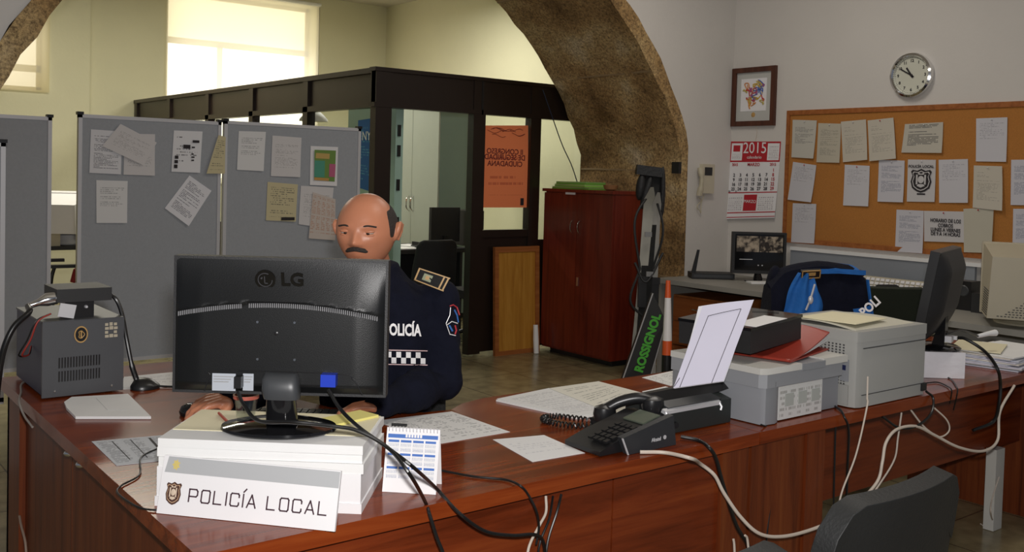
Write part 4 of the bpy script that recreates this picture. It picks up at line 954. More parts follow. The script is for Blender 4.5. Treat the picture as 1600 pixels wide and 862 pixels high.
m = MB(); [m.box(5.86+.03*i, 5.88+.03*i, q.y-.07+.03*j, q.y-.05+.03*j, .77+.006*i, .785+.006*i, .002) for i in range(4) for j in range(3)]; m.build('buttons', M['dkgrey'], tp)
sp = thing('speaker', 'small black speaker behind the side-on monitor on the grey desk', 'speaker', (6.0, 3.1, .74)); q = P(1512, 440, x=6.0)
MB().box(5.95,6.06,q.y-.05,q.y+.05,.74,.92,.012,3).build('speaker_box', M['black'], sp); MB().lathe([(.035,0),(.03,.004),(.01,.002)], M=Matrix.Translation((5.95,q.y,.86)) @ Matrix.Rotation(-pi/2,4,'Y')).build('speaker_cone', M['dkgrey'], sp)
q = P(1545, 450, x=5.95); o = MB().box(5.9,6.05,q.y-.1,q.y+.08,.74,.86,.01).build('black_box', M['blackm']); o.name = 'power_adapter'; tag(o, 'black box on the grey desk just left of the bulky beige monitor', 'box')
# bulky CRT at the right edge
pc_ = P(1590, 470, z=.80); Mc2 = Matrix.Translation((5.78, 2.38, .742)) @ Matrix.Rotation(radians(-120), 4, 'Z')
cq = P(1603, 470, d=5.55); crt_ = thing('tube_monitor', 'bulky beige tube monitor with vented housing at the right edge of the picture', 'computer monitor', (cq.x, cq.y, .742), radians(-62)); Mx = frame(crt_)
m = MB(Mx); m.hexa([(-.205,-.30,.05),(.205,-.30,.05),(.228,.10,.045),(-.228,.10,.045),(-.19,-.30,.385),(.19,-.30,.385),(.224,.10,.44),(-.224,.10,.44)], .025, 3); m.build('tube_housing', M['beige'], crt_, recalc=True)
m = MB(Mx); m.box(-.23,.23,.10,.17,.035,.445,.012); m.build('bezel', M['beige'], crt_); m = MB(Mx); m.box(-.19,.19,.168,.174,.08,.40); m.build('screen', M['blackg'], crt_)
m = MB(Mx)
for r_ in range(12):
    for k in range(20):
        z = .065+.013*r_; xx = -.17+.018*k+.004*(r_%2)
        if k < r_*1.1+1: continue
        m.box(xx-.0055, xx+.0055, -.303-.0, -.298, z-.0022, z+.0022)
m.build('vent_holes', M['black'], crt_, smooth=False)
m = MB(Mx)
for r_ in range(11):
    for k in range(15):
        z = .065+.013*r_; yv = -.27+.018*k; xs_ = .205+.023*(yv+.30)/.40-.045*(z-.05)
        m.rbox((-(xs_+.001), yv, z), (.003, .011, .0045), (0,0,.057))
m.build('side_vent_holes', M['black'], crt_, smooth=False)
m = MB(Mx); m.lathe([(.16,0),(.165,.01),(.12,.03),(.09,.06)]); m.build('base', M['beige'], crt_)

# office chair with the blue police jacket, second chair beside
jc = office_chair('office_chair', 'black office chair carrying the blue police jacket between the desks', (4.28, 3.02, 0), radians(-YAW*0-30), M['fabricb'], zb=.58, zt=1.06, wb=.46)
jk = thing('jacket', 'bright blue and navy police jacket draped over the chair back', 'jacket', (0,0,0), 0); jk.location = (4.05, 2.79, .70)
OJ = P(1280, 418, d=4.66)
Mj = Matrix.Translation((OJ.x, OJ.y, 0)) @ Matrix.Rotation(-YAW, 4, 'Z')   # local x = image right, y away
def jx(px): return (px-1280)*4.66/1538
def jz(py): return P(1280, py, d=4.66).z
# draped shell: outline by columns (px, top py), hangs to py 500
cols = [(1203,452),(1212,440),(1222,428),(1240,421),(1262,417),(1285,414),(1310,417),(1332,420),(1345,428),(1352,440),(1359,462),(1362,485)]
def jtop(t):
    k = t*(len(cols)-1); i = min(int(k), len(cols)-2); f = k-i; a, b = cols[i], cols[i+1]; return a[0]+(b[0]-a[0])*f, a[1]+(b[1]-a[1])*f
def shell(u, v, t0, t1, bulge, zlo=.77):
    px, py = jtop(t0+(t1-t0)*u); zt = jz(py); x = jx(px); w_ = v
    fold = .012*sin(x*48+2)+.008*sin(x*90+v*5)
    return (x*(1+.05*v), -.03-bulge*sin(min(1,v*2.2)*pi/2)+fold*min(1, v*3), zt-(zt-zlo)*v)
def jp(nm, t0, t1, bulge, mt, n=16, label=None, zlo=.77):
    m = MB(Mj)
    m.surf(lambda u, v: shell(u, v, t0, t1, bulge, zlo), n, 18, 0, uv=False)
    m.surf(lambda u, v: (lambda q: (q[0], .10+.03*v-(q[1]+.03)*.3, q[2]))(shell(1-u, v, t0, t1, bulge, zlo)), n, 18, 0, uv=False)
    m.surf(lambda u, v: tuple(Vector(shell(u, 0, t0, t1, bulge, zlo))*(1-v)+Vector((shell(u,0,t0,t1,bulge,zlo)[0], .10+.0, shell(u,0,t0,t1,bulge,zlo)[2]))*v+Vector((0,0,.02*sin(pi*v)))), n, 4, 0, uv=False)
    for e in (0, 1):
        m.surf(lambda u, v: tuple(Vector(shell(e, v, t0, t1, bulge, zlo))*(1-u)+Vector((shell(e,v,t0,t1,bulge,zlo)[0], .10+.03*v-(shell(e,v,t0,t1,bulge,zlo)[1]+.03)*.3, shell(e,v,t0,t1,bulge,zlo)[2]))*u), 4, 18, 0, uv=False)
    return m.build(nm, mt, jk, ang=70, label=label, recalc=True)
jp('body_cloth', 0, 1, .03, M['navy'])
# blue yoke strip on top
m = MB(Mj); m.surf(lambda u, v: (jx(1262+80*u), -.075+.0*u+.20*v-.0, jz(415+4*abs(u-.5)*2)+.012-.030*(1-v)**2), 16, 6, 0, uv=False)
m.surf(lambda u, v: (jx(1262+82*u), -.076-.004*sin(9*u), jz(418+7.5*v+3*abs(u-.5))+.004), 16, 3, 0, uv=False); m.build('blue_yoke', M['bluecloth'], jk, ang=80)
# blue front panels
m = MB(Mj)
def blu(u, v):
    pl = 1240-30*v-4*sin(v*5); pr = (1262+24*v if v < .4 else 1272+8*sin((v-.4)*5)); px = pl+(pr-pl)*u; py = 424+74*v
    return (jx(px), -.075-.025*sin(pi*u)-.012*sin(u*14+v*3)-.01*v, jz(py))
m.surf(blu, 16, 16, 0, uv=False); m.build('blue_panel', M['bluecloth'], jk, ang=80, label='bright blue left front panel')
m = MB(Mj); m.surf(lambda u, v: (jx(1345+5*u+12*v-(10*(1-v))*0), -.072-.015*sin(pi*u), jz(432+70*v)), 6, 12, 0, uv=False)
m.surf(lambda u, v: (jx(1326+26*u+6*v), -.080-.012*sin(pi*u), jz(478-6*u+20*v)), 8, 6, 0, uv=False); m.build('blue_panel', M['bluecloth'], jk, ang=80)
ep = MB(Mj @ Matrix.Translation((jx(1258), -.085, jz(425))) @ Matrix.Rotation(.55, 4, 'X') @ Matrix.Rotation(-.1, 4, 'Y')); ep.box(-.045,.045,-.012,.006,-.028,.022,.004); e_ = ep.build('epaulette', M['black'], jk)
ep = MB(Mj @ Matrix.Translation((jx(1258), -.098, jz(425))) @ Matrix.Rotation(.55, 4, 'X') @ Matrix.Rotation(-.1, 4, 'Y'))
for a in ((-.043,.043,-.026,-.021),(-.043,.043,.015,.020),(-.043,-.038,-.026,.02),(.038,.043,-.026,.02),(-.02,.02,-.010,.008)): ep.box(a[0],a[1],-.003,0,a[2],a[3])
ep.build('gold_trim', M['gold'], e_)
pm = Matrix((Vector((.72,0,.69)), Vector((-.69,0,.72)), Vector((0,-1,0)))).transposed().to_4x4()
text('POLI', .060, M['retro'], jk, Mj @ Matrix.Translation((jx(1350), -.100, jz(473))) @ pm, bold=.002, name='reflective_lettering', sx=.85)
m = MB(Mj); m.tube(spline([(jx(1262),-.118,jz(440)),(jx(1256),-.122,jz(462)),(jx(1250),-.118,jz(480))], 6), .005, 6); m.ell((jx(1256),-.125,jz(464)), (.012,.008,.02)); m.build('zip_toggle', M['alu'], jk)
m = MB(Mj); m.ell((jx(1217),.06,jz(464)), (.045,.07,.14)); m.build('sleeve', M['navy'], jk)
m = MB(Mj); m.ell((jx(1344),.03,jz(426)), (.03,.05,.02)); m.build('brown_tab', mat('brown leather', (.08,.03,.015), .6), jk)
q = P(1388, 470, d=5.3); office_chair('office_chair', 'dark green black office chair with rounded back behind the laser printer', (q.x+.16, q.y+.18, 0), radians(-35), mat('dark olive cloth', (.010,.014,.006), .95, noise=.3, bump=.3, bscale=200), zb=.60, zt=P(1390,449,d=5.3).z, wb=.46)
# ================================================================ RECEPTION DESKS
DZ = .74
YF, XL = 1.860, .697
dk = thing('corner_desk', 'reddish brown L shaped reception desk carrying the monitor and the sign', 'desk', (1.6, 2.2, 0))
outline = [(XL,YF),(2.43,YF),(2.43,2.665),(1.98,2.665),(1.88,2.64),(1.79,2.585),(1.70,2.60),(1.58,2.68),(1.48,2.82),(1.44,2.98),(1.44,3.80),(XL+.01,3.80)]
m = MB(); m.prism(outline, DZ-.038, DZ, .004, 2); m.build('desktop', M['cherry'], dk)
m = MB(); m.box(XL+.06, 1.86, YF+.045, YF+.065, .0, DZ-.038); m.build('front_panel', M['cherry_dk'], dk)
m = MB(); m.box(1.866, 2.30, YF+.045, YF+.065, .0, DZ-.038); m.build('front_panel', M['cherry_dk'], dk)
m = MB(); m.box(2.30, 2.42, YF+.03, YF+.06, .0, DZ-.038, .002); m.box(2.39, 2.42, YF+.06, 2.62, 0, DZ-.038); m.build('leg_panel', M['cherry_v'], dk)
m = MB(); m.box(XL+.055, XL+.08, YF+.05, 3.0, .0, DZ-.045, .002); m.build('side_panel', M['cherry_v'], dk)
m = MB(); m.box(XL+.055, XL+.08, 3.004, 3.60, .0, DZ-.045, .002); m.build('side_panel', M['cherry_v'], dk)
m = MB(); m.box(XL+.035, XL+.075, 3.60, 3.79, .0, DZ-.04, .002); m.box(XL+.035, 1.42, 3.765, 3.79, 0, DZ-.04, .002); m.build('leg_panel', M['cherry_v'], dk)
m = MB(); 
for (px, py) in ((131,734),(112,713)):
    q = P(px, py, x=XL+.03); m.ell((XL+.03, q.y, DZ-.055), (.022,.014,.011))
m.build('cable_clip', M['chrome'], dk)
# underside shelf for depth at the corner
d2 = thing('straight_desk', 'reddish brown straight reception desk carrying the printers', 'desk', (3.5, 2.2, 0))
m = MB(); m.box(2.434, 4.75, YF, 2.66, DZ-.038, DZ, .004, 2); m.build('desktop', M['cherry'], d2)
m = MB(); m.box(2.434, 2.70, YF+.03, YF+.06, 0, DZ-.038, .002); m.build('leg_panel', M['cherry_v'], d2)
m = MB(); m.box(2.702, 2.80, YF+.02, YF+.045, 0, DZ-.038, .002); m.box(2.77, 2.80, YF+.045, 2.62, 0, DZ-.038); m.build('leg_panel', wood('lighter cherry upright', (.09,.016,.004), (.16,.032,.008), (.22,.05,.013), 'z', .3, .1), d2)
m = MB(); m.box(2.80, 4.62, 2.08, 2.10, .345, DZ-.038); m.build('modesty_panel', M['cherry_dk'], d2)
m = MB(); m.box(4.40, 4.66, YF+.05, YF+.08, 0, DZ-.038, .002); m.box(4.62, 4.66, YF+.08, 2.62, 0, DZ-.038); m.build('leg_panel', M['cherry_v'], d2)
q0, q1 = P(1562,699,y=2.07), P(1578,822,y=2.07)
cv = tag(MB().box(4.30, 4.375, 2.03, 2.075, 0.002, .36, .004).build('cable_cover', mat('off white sheet metal', (.55,.54,.50), .5)), 'white upright cable cover standing under the right desk', 'cable cover')

# ---------------------------------------------------------------- box, reams, LG monitor
ang = radians(-40.2)
bA = Vector((.727,2.193,DZ)); mid = bA+Vector((cos(ang),sin(ang),0))*.231+Vector((-sin(ang),cos(ang),0))*.135
Mb = Matrix.Translation((mid.x, mid.y, 0)) @ Matrix.Rotation(ang, 4, 'Z')
bx_ = thing('archive_box', 'white cardboard box under the paper stack behind the sign', 'box', (mid.x, mid.y, DZ), ang)
MB(Mb).box(-.231,.228,-.135,.135,DZ,DZ+.088,.002).build('box_body', M['cardw'], bx_)
MB(Mb).box(-.234,.231,-.138,.138,DZ,DZ+.022,.002).build('box_tray', M['cardw'], bx_)
for i, (z0, z1, dx, dy, r_) in enumerate(((.088,.110,.002,.0,.0),(.1105,.131,-.003,.003,.008),(.1315,.1518,.001,-.002,-.005))):
    Mi = Mb @ Matrix.Translation((dx,dy,0)) @ Matrix.Rotation(r_, 4, 'Z')
    o = MB(Mi).box(-.230,.231,-.134,.134,DZ+z0,DZ+z1,.003).build('paper_ream', M['paperw'])
    tag(o, ['white slab of paper resting directly on the archive box','middle white slab of paper in the stack under the large monitor','topmost white slab of paper carrying the large monitor stand'][i], 'paper stack', 'paper slabs on the archive box')
ST = DZ+.152
o = MB(Mb @ Matrix.Rotation(.0,4,'Z')).box(-.225,.225,-.06,.130,ST,ST+.0015).build('yellow_sheet', M['paperc']); o.name = 'paper_sheet'; tag(o, 'cream sheet on top of the paper slabs behind the monitor foot', 'paper sheet')
q = P(540, 655, z=ST+.003); o = MB(Matrix.Translation((q.x,q.y,ST+.002)) @ Matrix.Rotation(.2,4,'Z')).box(-.075,.075,-.035,.035,0,.006,.001).build('sticky_notes', mat('yellow note', (.75,.68,.22), .8)); tag(o, 'yellow note pad right of the monitor foot', 'notes')
# monitor
MC = P(441, 512, d=2.26)
lg = thing('desktop_monitor', 'large black flat monitor seen from behind on the paper stack', 'computer monitor', (P(436,670,z=ST).x, P(436,670,z=ST).y, ST), -YAW)
lg.location = (P(436,671,z=ST).x, P(436,671,z=ST).y, ST)
Ml = Matrix.Translation((lg.location.x, lg.location.y, 0)) @ Matrix.Rotation(-YAW, 4, 'Z')
DL = (lg.location-Vector((0,0,0))).dot(FH)      # depth of the stand
def lp(px, py, dy=0):     # point in monitor plane, local coords
    d = (DL+dy); v = P(px, py, d=d/FWD.dot(FH) if 0 else 1)-Vector((0,0,CAM_H)); t = d/v.dot(FH); w_ = Vector((0,0,CAM_H))+v*t
    l = Ml.inverted() @ w_; return l
a, b = lp(273, 624), lp(609, 400); x0, x1, z0, z1 = a.x, b.x, lp(440,614).z, lp(440,402).z
zc_ = lambda t: z0+(z1-z0)*t
m = MB(Ml); m.box(x0, x1, -.018, .022, z0, z1, .008, 3); m.build('casing', M['blackm'], lg)
m = MB(Ml); m.box(x0+.02, x1-.02, .0215, .0235, z0+.025, z1-.02); m.build('screen', M['blackg'], lg)
# bulging back shell: upper slope and lower flat field
def back(u, v):
    x = x0+.006+(x1-x0-.012)*u; arch = zc_(.685)-.028*(2*u-1)**2
    z = zc_(.02)+(z1-.006-zc_(.02))*v; e = min(u, 1-u)*8; e = min(1, e)
    if z > arch: y = -.018-.030*e**.5*((z1-.006-z)/(z1-.006-arch))**1.3
    else: y = -.018-.024*e**.5*min(1, (z-zc_(.02))/.02)
    return (x, y, z)
m = MB(Ml); m.surf(back, 60, 60, 0, uv=False); bk = m.build('back_shell', mat('textured black shell', (.0075,.008,.0085), .38, spec=.35, bump=.08, bscale=500), lg, ang=60, recalc=False)
m = MB(Ml)
for k in range(96):
    u = .03+.94*k/95
    if .335 < u < .36: continue
    x = x0+.006+(x1-x0-.012)*u; z = zc_(.685)-.028*(2*u-1)**2-.006
    m.box(x-.0009, x+.0009, -.0475 if .1<u<.9 else -.044, -.038, z-.005, z+.005)
m.build('vent_slots', mat('vent rim plastic', (.24,.24,.25), .3), lg, smooth=False)
for (px, py) in ((402,503),(460,504),(402,561),(460,562)):
    q = lp(px, py, -.045); m = MB(Ml); m.lathe([(.004,0),(.003,.002)], M=Matrix.Translation((q.x,-.0425,q.z)) @ Matrix.Rotation(pi/2,4,'X'), seg=10); m.build('screw', M['chrome'], lg)
q = lp(431, 521, -.045); MB(Ml).lathe([(.005,0),(.003,.001)], M=Matrix.Translation((q.x,-.0425,q.z)) @ Matrix.Rotation(pi/2,4,'X'), seg=10).build('screw_plug', M['black'], lg)
lgm = mat('pale grey logo', (.006,.006,.006), .2); lgm2 = mat('logo relief', (.05,.05,.055), .3)
XR = Matrix.Rotation(pi/2, 4, 'X')
sl = Matrix.Rotation(radians(-18), 4, 'X')
q = lp(458, 437, -.03); Mq = Ml @ Matrix.Translation((q.x, -.0375, q.z)) @ Matrix.Rotation(radians(90+16), 4, 'X')
text('LG', .044, lgm, lg, Mq, bold=.0012, sx=1.0, name='brand_lettering', ext=.0015)
q = lp(416, 436, -.03); Mq = Ml @ Matrix.Translation((q.x, -.0375, q.z)) @ Matrix.Rotation(radians(90+16), 4, 'X')
MB(Mq).lathe([(.0235,-.002),(.0235,.002)], seg=32).build('brand_disc', lgm, lg)
m = MB(Mq); m.tube([(.016*cos(t), .016*sin(t), .0025) for t in [radians(60+300*k/24) for k in range(25)]], .0012, 6); m.box(-.002,.0,-.009,.009,.002,.0035); m.box(-.002,.006,-.009,-.007,.002,.0035); m.lathe([(.0022,.002),(.0022,.0035)], (-.008,.004,0), seg=12)
m.build('brand_mark', lgm2, lg)
# port recess, labels, plugs
qa, qb = lp(320, 583, -.045), lp(560, 583, -.045)
m = MB(Ml)
pts = [(qa.x+.0, -.0445, z0+.012)]+[(qa.x+.012, -.0445, z0+.045), (qa.x+.035, -.0445, z0+.058), (qb.x-.05, -.0445, z0+.058), (qb.x-.012, -.0445, z0+.045), (qb.x+.01, -.0445, z0+.012)]
m.tube(spline(pts, 6), .0012, 6); m.build('recess_edge', M['black'], lg)
for (xa, xb) in ((331,368),(379,396)):
    a, b = lp(xa, 610, -.045), lp(xb, 584, -.045); o = MB(Ml).box(a.x, b.x, -.0435, -.0425, a.z, b.z).build('white_label', mat('label white', (.42,.45,.5), .6), lg)
    m = MB(Ml)
    for k in range(3): m.box(a.x+.003, a.x+(b.x-a.x)*(.9-.1*(k%3)), -.0442, -.0434, b.z-.008-.006*k, b.z-.006-.006*k)
    m.build('label_print', mat('grey print', (.3,.3,.3), .6), o, smooth=False)
a = lp(374, 592, -.05); m = MB(Ml); m.box(a.x-.008, a.x+.008, -.066, -.043, a.z-.018, a.z+.008, .003); m.build('power_plug', M['black'], lg)
a2 = lp(515, 593, -.05); m = MB(Ml); m.box(a2.x-.017, a2.x+.017, -.070, -.043, a2.z-.013, a2.z+.015, .004); m.build('blue_plug', M['blue'], lg, label='bright blue video plug')
# stand
m = MB(Ml)
sx_ = lp(437, 600, -.06).x
def loft(rings, nm, mt, par, Mx, seg=24):
    """rings: (cx,cy,z,rx,ry,power)"""
    V = []; F = []; mm = MB(Mx)
    for cx, cy, z, rx, ry, pw in rings:
        for k in range(seg):
            t = 2*pi*k/seg; c_, s_ = cos(t), sin(t); V.append((cx+rx*math.copysign(abs(c_)**(2/pw), c_), cy+ry*math.copysign(abs(s_)**(2/pw), s_), z))
    n = len(rings)
    for i in range(n-1):
        for k in range(seg): F.append((i*seg+k, i*seg+(k+1)%seg, (i+1)*seg+(k+1)%seg, (i+1)*seg+k))
    F += [tuple(range(seg))[::-1], tuple((n-1)*seg+k for k in range(seg))]
    mm._add(V, F); return mm.build(nm, mt, par, ang=45)
zt_ = lp(437, 583, -.06).z; zm_ = lp(437, 622, -.06).z
loft([(sx_+.006,-.058,zm_,.040,.024,3.5),(sx_+.004,-.060,zm_+.02,.042,.026,4),(sx_+.002,-.058,zt_-.012,.040,.024,4),(sx_,-.052,zt_,.036,.014,3.5)], 'neck_cover', M['dkgrey'], lg, Ml)
loft([(sx_,-.02,ST+.012,.040,.030,2.3),(sx_,-.03,ST+.03,.036,.026,2.3),(sx_,-.045,zm_-.004,.033,.024,2.5),(sx_,-.05,zm_+.004,.034,.024,3)], 'neck', M['blackg'], lg, Ml)
MB(Ml).lathe([(.128,0),(.134,.004),(.132,.010),(.10,.017),(.05,.022),(.02,.022)], (0,0,ST+.0015), sy=.72, seg=48).build('base', M['blackg'], lg)
# clear water glass with red pencil behind stand
gl = thing('drinking_glass', 'small clear glass with a red rim standing behind the monitor foot', 'glass', tuple(P(384, 655, z=ST)))
q = P(384, 652, z=ST); gl.location = (q.x, q.y, ST+.002)
MB().lathe([(.022,0),(.026,.03),(.030,.055),(.028,.055),(.024,.028),(.02,.004),(.001,.004)], (q.x,q.y,ST+.002)).build('glass_wall', thin_glass('tumbler glass', (.93,.95,.95), .15), gl)
MB().lathe([(.0305,.046),(.031,.055),(.0305,.055),(.030,.046)], (q.x,q.y,ST+.002)).build('red_rim', mat('red rim', (.42,.10,.07), .4), gl)
o = tag(MB().cyl(P(342,645,z=ST+.006), P(357,660,z=ST+.006), .0035, seg=6).build('red_pencil', mat('red pencil', (.45,.06,.03), .4)), 'short red pencil on the paper stack left of the monitor foot', 'pencil')

# ---------------------------------------------------------------- sign
sg = thing('name_sign', 'white POLICÍA LOCAL sign plate leaning on the box at the desk corner', 'sign', (.852,1.99,DZ))
bl, br = P(249,799,z=DZ), P(526,828,z=DZ); ax = (br-bl).normalized(); nrm = Vector((ax.y,-ax.x,0))   # towards camera
if nrm.dot(FH) > 0: nrm = -nrm
tilt = radians(14); upv = (Vector((0,0,1))*cos(tilt)-nrm*sin(tilt)); nn = ax.cross(upv).normalized()
if nn.dot(nrm) < 0: nn = -nn
W_ = (br-bl).length; H_ = .124
Ms = Matrix((ax, upv, nn)).transposed().to_4x4(); Ms.translation = bl+nrm*.012+Vector((0,0,.001))
MB(Ms).box(0, W_, 0, H_, -.007, 0, .0015).build('sign_plate', M['cardw'], sg)
m = MB(Ms); m.prism([(.012,H_-.002),(W_-.001,H_-.002),(W_-.001,H_-.036),(.006,H_-.036)], 0, .0006); m.build('grey_band', mat('pale grey band', (.42,.43,.44), .6), sg, smooth=False)
m = MB(Ms @ Matrix.Translation((.032,H_-.019,.0006))); m.prism([(.010*cos(t)*(1 if k%2 else .6), .012*sin(t)*(1 if k%2 else .7)) for k, t in enumerate([2*pi*j/14 for j in range(14)])], 0, .0005); m.build('faded_emblem', mat('faded yellow', (.62,.50,.16), .6), sg, smooth=False)
badge(Ms @ Matrix.Translation((.034,.045,.0003)) @ Matrix.Diagonal((.95,1.05,1,1)), .038, sg, mat('badge brown', (.07,.03,.02), .5), mat('badge tan', (.50,.33,.20), .5), mat('badge buff', (.62,.50,.38), .5))
# squared lettering drawn from strokes
def stroke_text(s, x, y, h, wd, gap, th, mt, par, Mx):
    G = {'P':[[(0,0),(0,1),(.85,1),(1,.85),(1,.55),(.85,.42),(0,.42)]], 'O':[[(.12,0),(.88,0),(1,.12),(1,.88),(.88,1),(.12,1),(0,.88),(0,.12),(.12,0)]],
         'L':[[(0,1),(0,0),(.9,0)]], 'I':[[(0,0),(0,1)]], 'C':[[(1,.72),(1,.88),(.88,1),(.12,1),(0,.88),(0,.12),(.12,0),(.88,0),(1,.12),(1,.28)]],
         'A':[[(0,0),(.5,1),(1,0)],[(.18,.30),(.82,.30)]], 'Í':[[(0,0),(0,1)],[(0,1.18),(.28,1.42)]]}
    m = MB(Mx)
    for ch in s:
        if ch == ' ': x += wd*.85; continue
        w_ = .0 if ch in 'IÍ' else wd
        for st_ in G[ch]:
            pts = [(x+px*(w_ or wd), y+py*h) for px, py in st_]
            for (ax_, ay), (bx2, by) in zip(pts, pts[1:]):
                v = Vector((bx2-ax_, by-ay)); L = v.length; v.normalize(); n_ = Vector((-v.y, v.x))*th/2; e = v*th*.45
                q = [(ax_-e.x-n_.x, ay-e.y-n_.y), (bx2+e.x-n_.x, by+e.y-n_.y), (bx2+e.x+n_.x, by+e.y+n_.y), (ax_-e.x+n_.x, ay-e.y+n_.y)]
                m.prism(q, .0002, .0011)
        x += w_+gap
    m.build('lettering', mt, par, smooth=False); return x
stroke_text('POLICÍA LOCAL', .072, .031, .026, .0195, .0098, .0030, M['inkbrown'], sg, Ms)

# ---------------------------------------------------------------- desk calendar
c0, c1 = P(597,768,z=DZ), P(681,773,z=DZ); ax = (c1-c0).normalized(); nrm = Vector((ax.y,-ax.x,0)); nrm = -nrm if nrm.dot(FH) > 0 else nrm
dc = thing('desk_calendar', 'white spiral desk calendar with blue months standing right of the box', 'calendar', tuple((c0+c1)/2))
W_ = (c1-c0).length; tl = radians(16); upv = Vector((0,0,1))*cos(tl)-nrm*sin(tl); Md = Matrix((ax, upv, ax.cross(upv))).transposed().to_4x4(); Md.translation = c0+Vector((0,0,.0005))
HC = .150
MB(Md).box(0, W_, 0, HC, -.002, 0, .0005).build('front_card', M['cardw'], dc)
Mk = Matrix((ax, Vector((0,0,1))*cos(tl)+nrm*sin(tl), ax.cross(Vector((0,0,1))*cos(tl)+nrm*sin(tl)))).transposed().to_4x4(); Mk.translation = c0-nrm*2*HC*sin(tl)+Vector((0,0,.0005))
MB(Mk).box(0, W_, 0, HC, -.001, .001, .0005).build('back_card', M['cardw'], dc)
m = MB(Md)
for k in range(15):
    x = .006+(W_-.012)*k/14; m.tube([(x, HC-.003+.006*cos(t), -.002+.006*sin(t)) for t in [2*pi*j/10 for j in range(10)]], .0011, 6, closed=True)
m.build('spiral_binding', M['alu'], dc)
m = MB(Md); m.box(.004, W_-.004, HC-.024, HC-.015, 0, .0006)
m.build('blue_banner', M['inkblue'], dc, smooth=False)
mg2 = paper('tiny day grid', (.78,.78,.78), (.2,.25,.42), 7, 31, cols=7, opacity=.8, dens=.55, top=.96, bot=.04, thr=.4)
for r_ in range(3):
    for c_ in range(4):
        x = .006+c_*(W_-.010)/4; y = HC-.034-r_*.031; wm = (W_-.010)/4-.004
        MB(Md).box(x, x+wm, y, y+.0055, 0, .0006).build('month_name', M['inkblue'], dc, smooth=False)
        mm = MB(Md); mm.surf(lambda u, v: (x+wm*u, y-.022+.020*v, .0004), 1, 1); mm.build('month_grid', mg2, dc, smooth=False)
m = MB(Md)
for k in range(6): m.box(W_*.36+k*.007, W_*.36+k*.007+.005, HC-.022, HC-.014, .0006, .0010)
m.build('banner_print', M['cardw'], dc, smooth=False)

# ---------------------------------------------------------------- radio power supply
rd = thing('radio_power_supply', 'dark grey metal radio cabinet with slotted front at the left end of the desk', 'radio equipment', (.873,3.58,DZ))
x0, x1, y0, y1, z0, z1 = .752, .998, 3.375, 3.755, DZ+.012, DZ+.245
m = MB(); m.box(x0, x1, y0, y1, z0, z1, .004); m.build('case', M['steel_b'], rd)
MB().box(x0-.003, x1+.003, y0-.006, y0+.004, z0-.006, z1+.004, .002).build('front_plate', M['steel_p'], rd)
MB().box(x0-.003, x1+.003, y0-.002, y1, z1, z1+.006, .003).build('top_cover', M['steel_p'], rd)
m = MB()
for r_ in range(2):
    for k in range(15):
        x = x0+.048+.0088*k; m.box(x-.0022, x+.0022, y0-.0075, y0-.005, z0+.042+.044*r_, z0+.076+.044*r_)
m.build('vent_slots', M['black'], rd, smooth=False)
FM = Matrix.Rotation(pi/2, 4, 'X')
m = MB(Matrix.Translation((x0+.113, y0-.007, z1-.042)) @ FM); m.lathe([(.021,0),(.021,.002)], sy=1.3, seg=32); o = m.build('oval_badge', M['gold'], rd)
MB(Matrix.Translation((x0+.113, y0-.009, z1-.042)) @ FM).lathe([(.0175,0),(.0175,.0008)], sy=1.3, seg=32).build('badge_field', M['black'], o)
m = MB(Matrix.Translation((x0+.113, y0-.0098, z1-.042)) @ FM); m.tube([(.008*cos(t)*(1+.3*cos(3*t)), .012*sin(t), .0008) for t in [2*pi*k/24 for k in range(24)]], .0015, 5, closed=True); m.box(-.002,.002,-.012,.012,0,.002); m.build('badge_emblem', M['gold'], o)
m = MB()
for k, (a, b) in enumerate([(0,0),(1,0),(2,0),(0,1),(1,1),(2,1),(0,2),(2,2),(0,3),(1,3),(2,3)]):
    m.box(x1-.058+.014*a, x1-.048+.014*a+.002*(b%2), y0-.0075, y0-.006, z1-.020-.013*b, z1-.011-.013*b+.002*(a%2))
m.build('paper_label', mat('cream sticker', (.45,.40,.30), .6), rd, smooth=False)
for x in (x0+.035, x1-.035): MB(Matrix.Translation((x, y0-.006, z0+.012)) @ FM).lathe([(.005,0),(.003,.003)], seg=12).build('screw', M['chrome'], rd)
for x in (x0+.03, x1-.03):
    for y in (y0+.04, y1-.04): MB().lathe([(.012,0),(.012,.012)], (x,y,DZ+.0005)).build('rubber_foot', M['black'], rd)
tr = thing('radio_transceiver', 'black mobile radio unit on a bracket on top of the radio cabinet', 'radio', (.90,3.46,z1+.006))
za = z1+.0065
MB().box(x0+.075, x0+.165, y0+.04, y0+.11, za, za+.055, .003).build('bracket', M['black'], tr)
MB().box(x0+.045, x1-.03, y0+.02, y0+.19, za+.055, za+.098, .005).build('radio_body', M['blackm'], tr)
for x in (x0+.10, x0+.14): MB(Matrix.Translation((x, y0+.04, za+.035)) @ FM).lathe([(.006,0),(.004,.008)], seg=12).build('bracket_screw', M['alu'], tr)
q = Vector((x0+.05, y0+.045, za+.068)); MB().tube([q+Vector((0,0,0)), q+Vector((-.030,0,-.004)), q+Vector((-.055,0,-.012)), q+Vector((-.085,0,-.022))], [.020,.022,.012,.009], 16).build('antenna_connector', M['chrome'], tr)
o = tag(MB(Matrix.Translation((x0+.075, y0+.02, za+.028)) @ Matrix.Rotation(.2,4,'Y')).box(-.024,.026,-.003,.0,-.022,.022,.006,3).build('white_tag', mat('white tape', (.6,.6,.62), .5)), 'white tape tag on the connector of the black radio unit', 'tag')
o.name = 'tape_tag'
pts = [q+Vector((-.085,0,-.022)), q+Vector((-.13,-.01,-.06)), P(22,530,x=.70), P(6,575,x=.67), P(3,620,x=.655), P(12,660,x=.665), P(40,700,x=.68)]
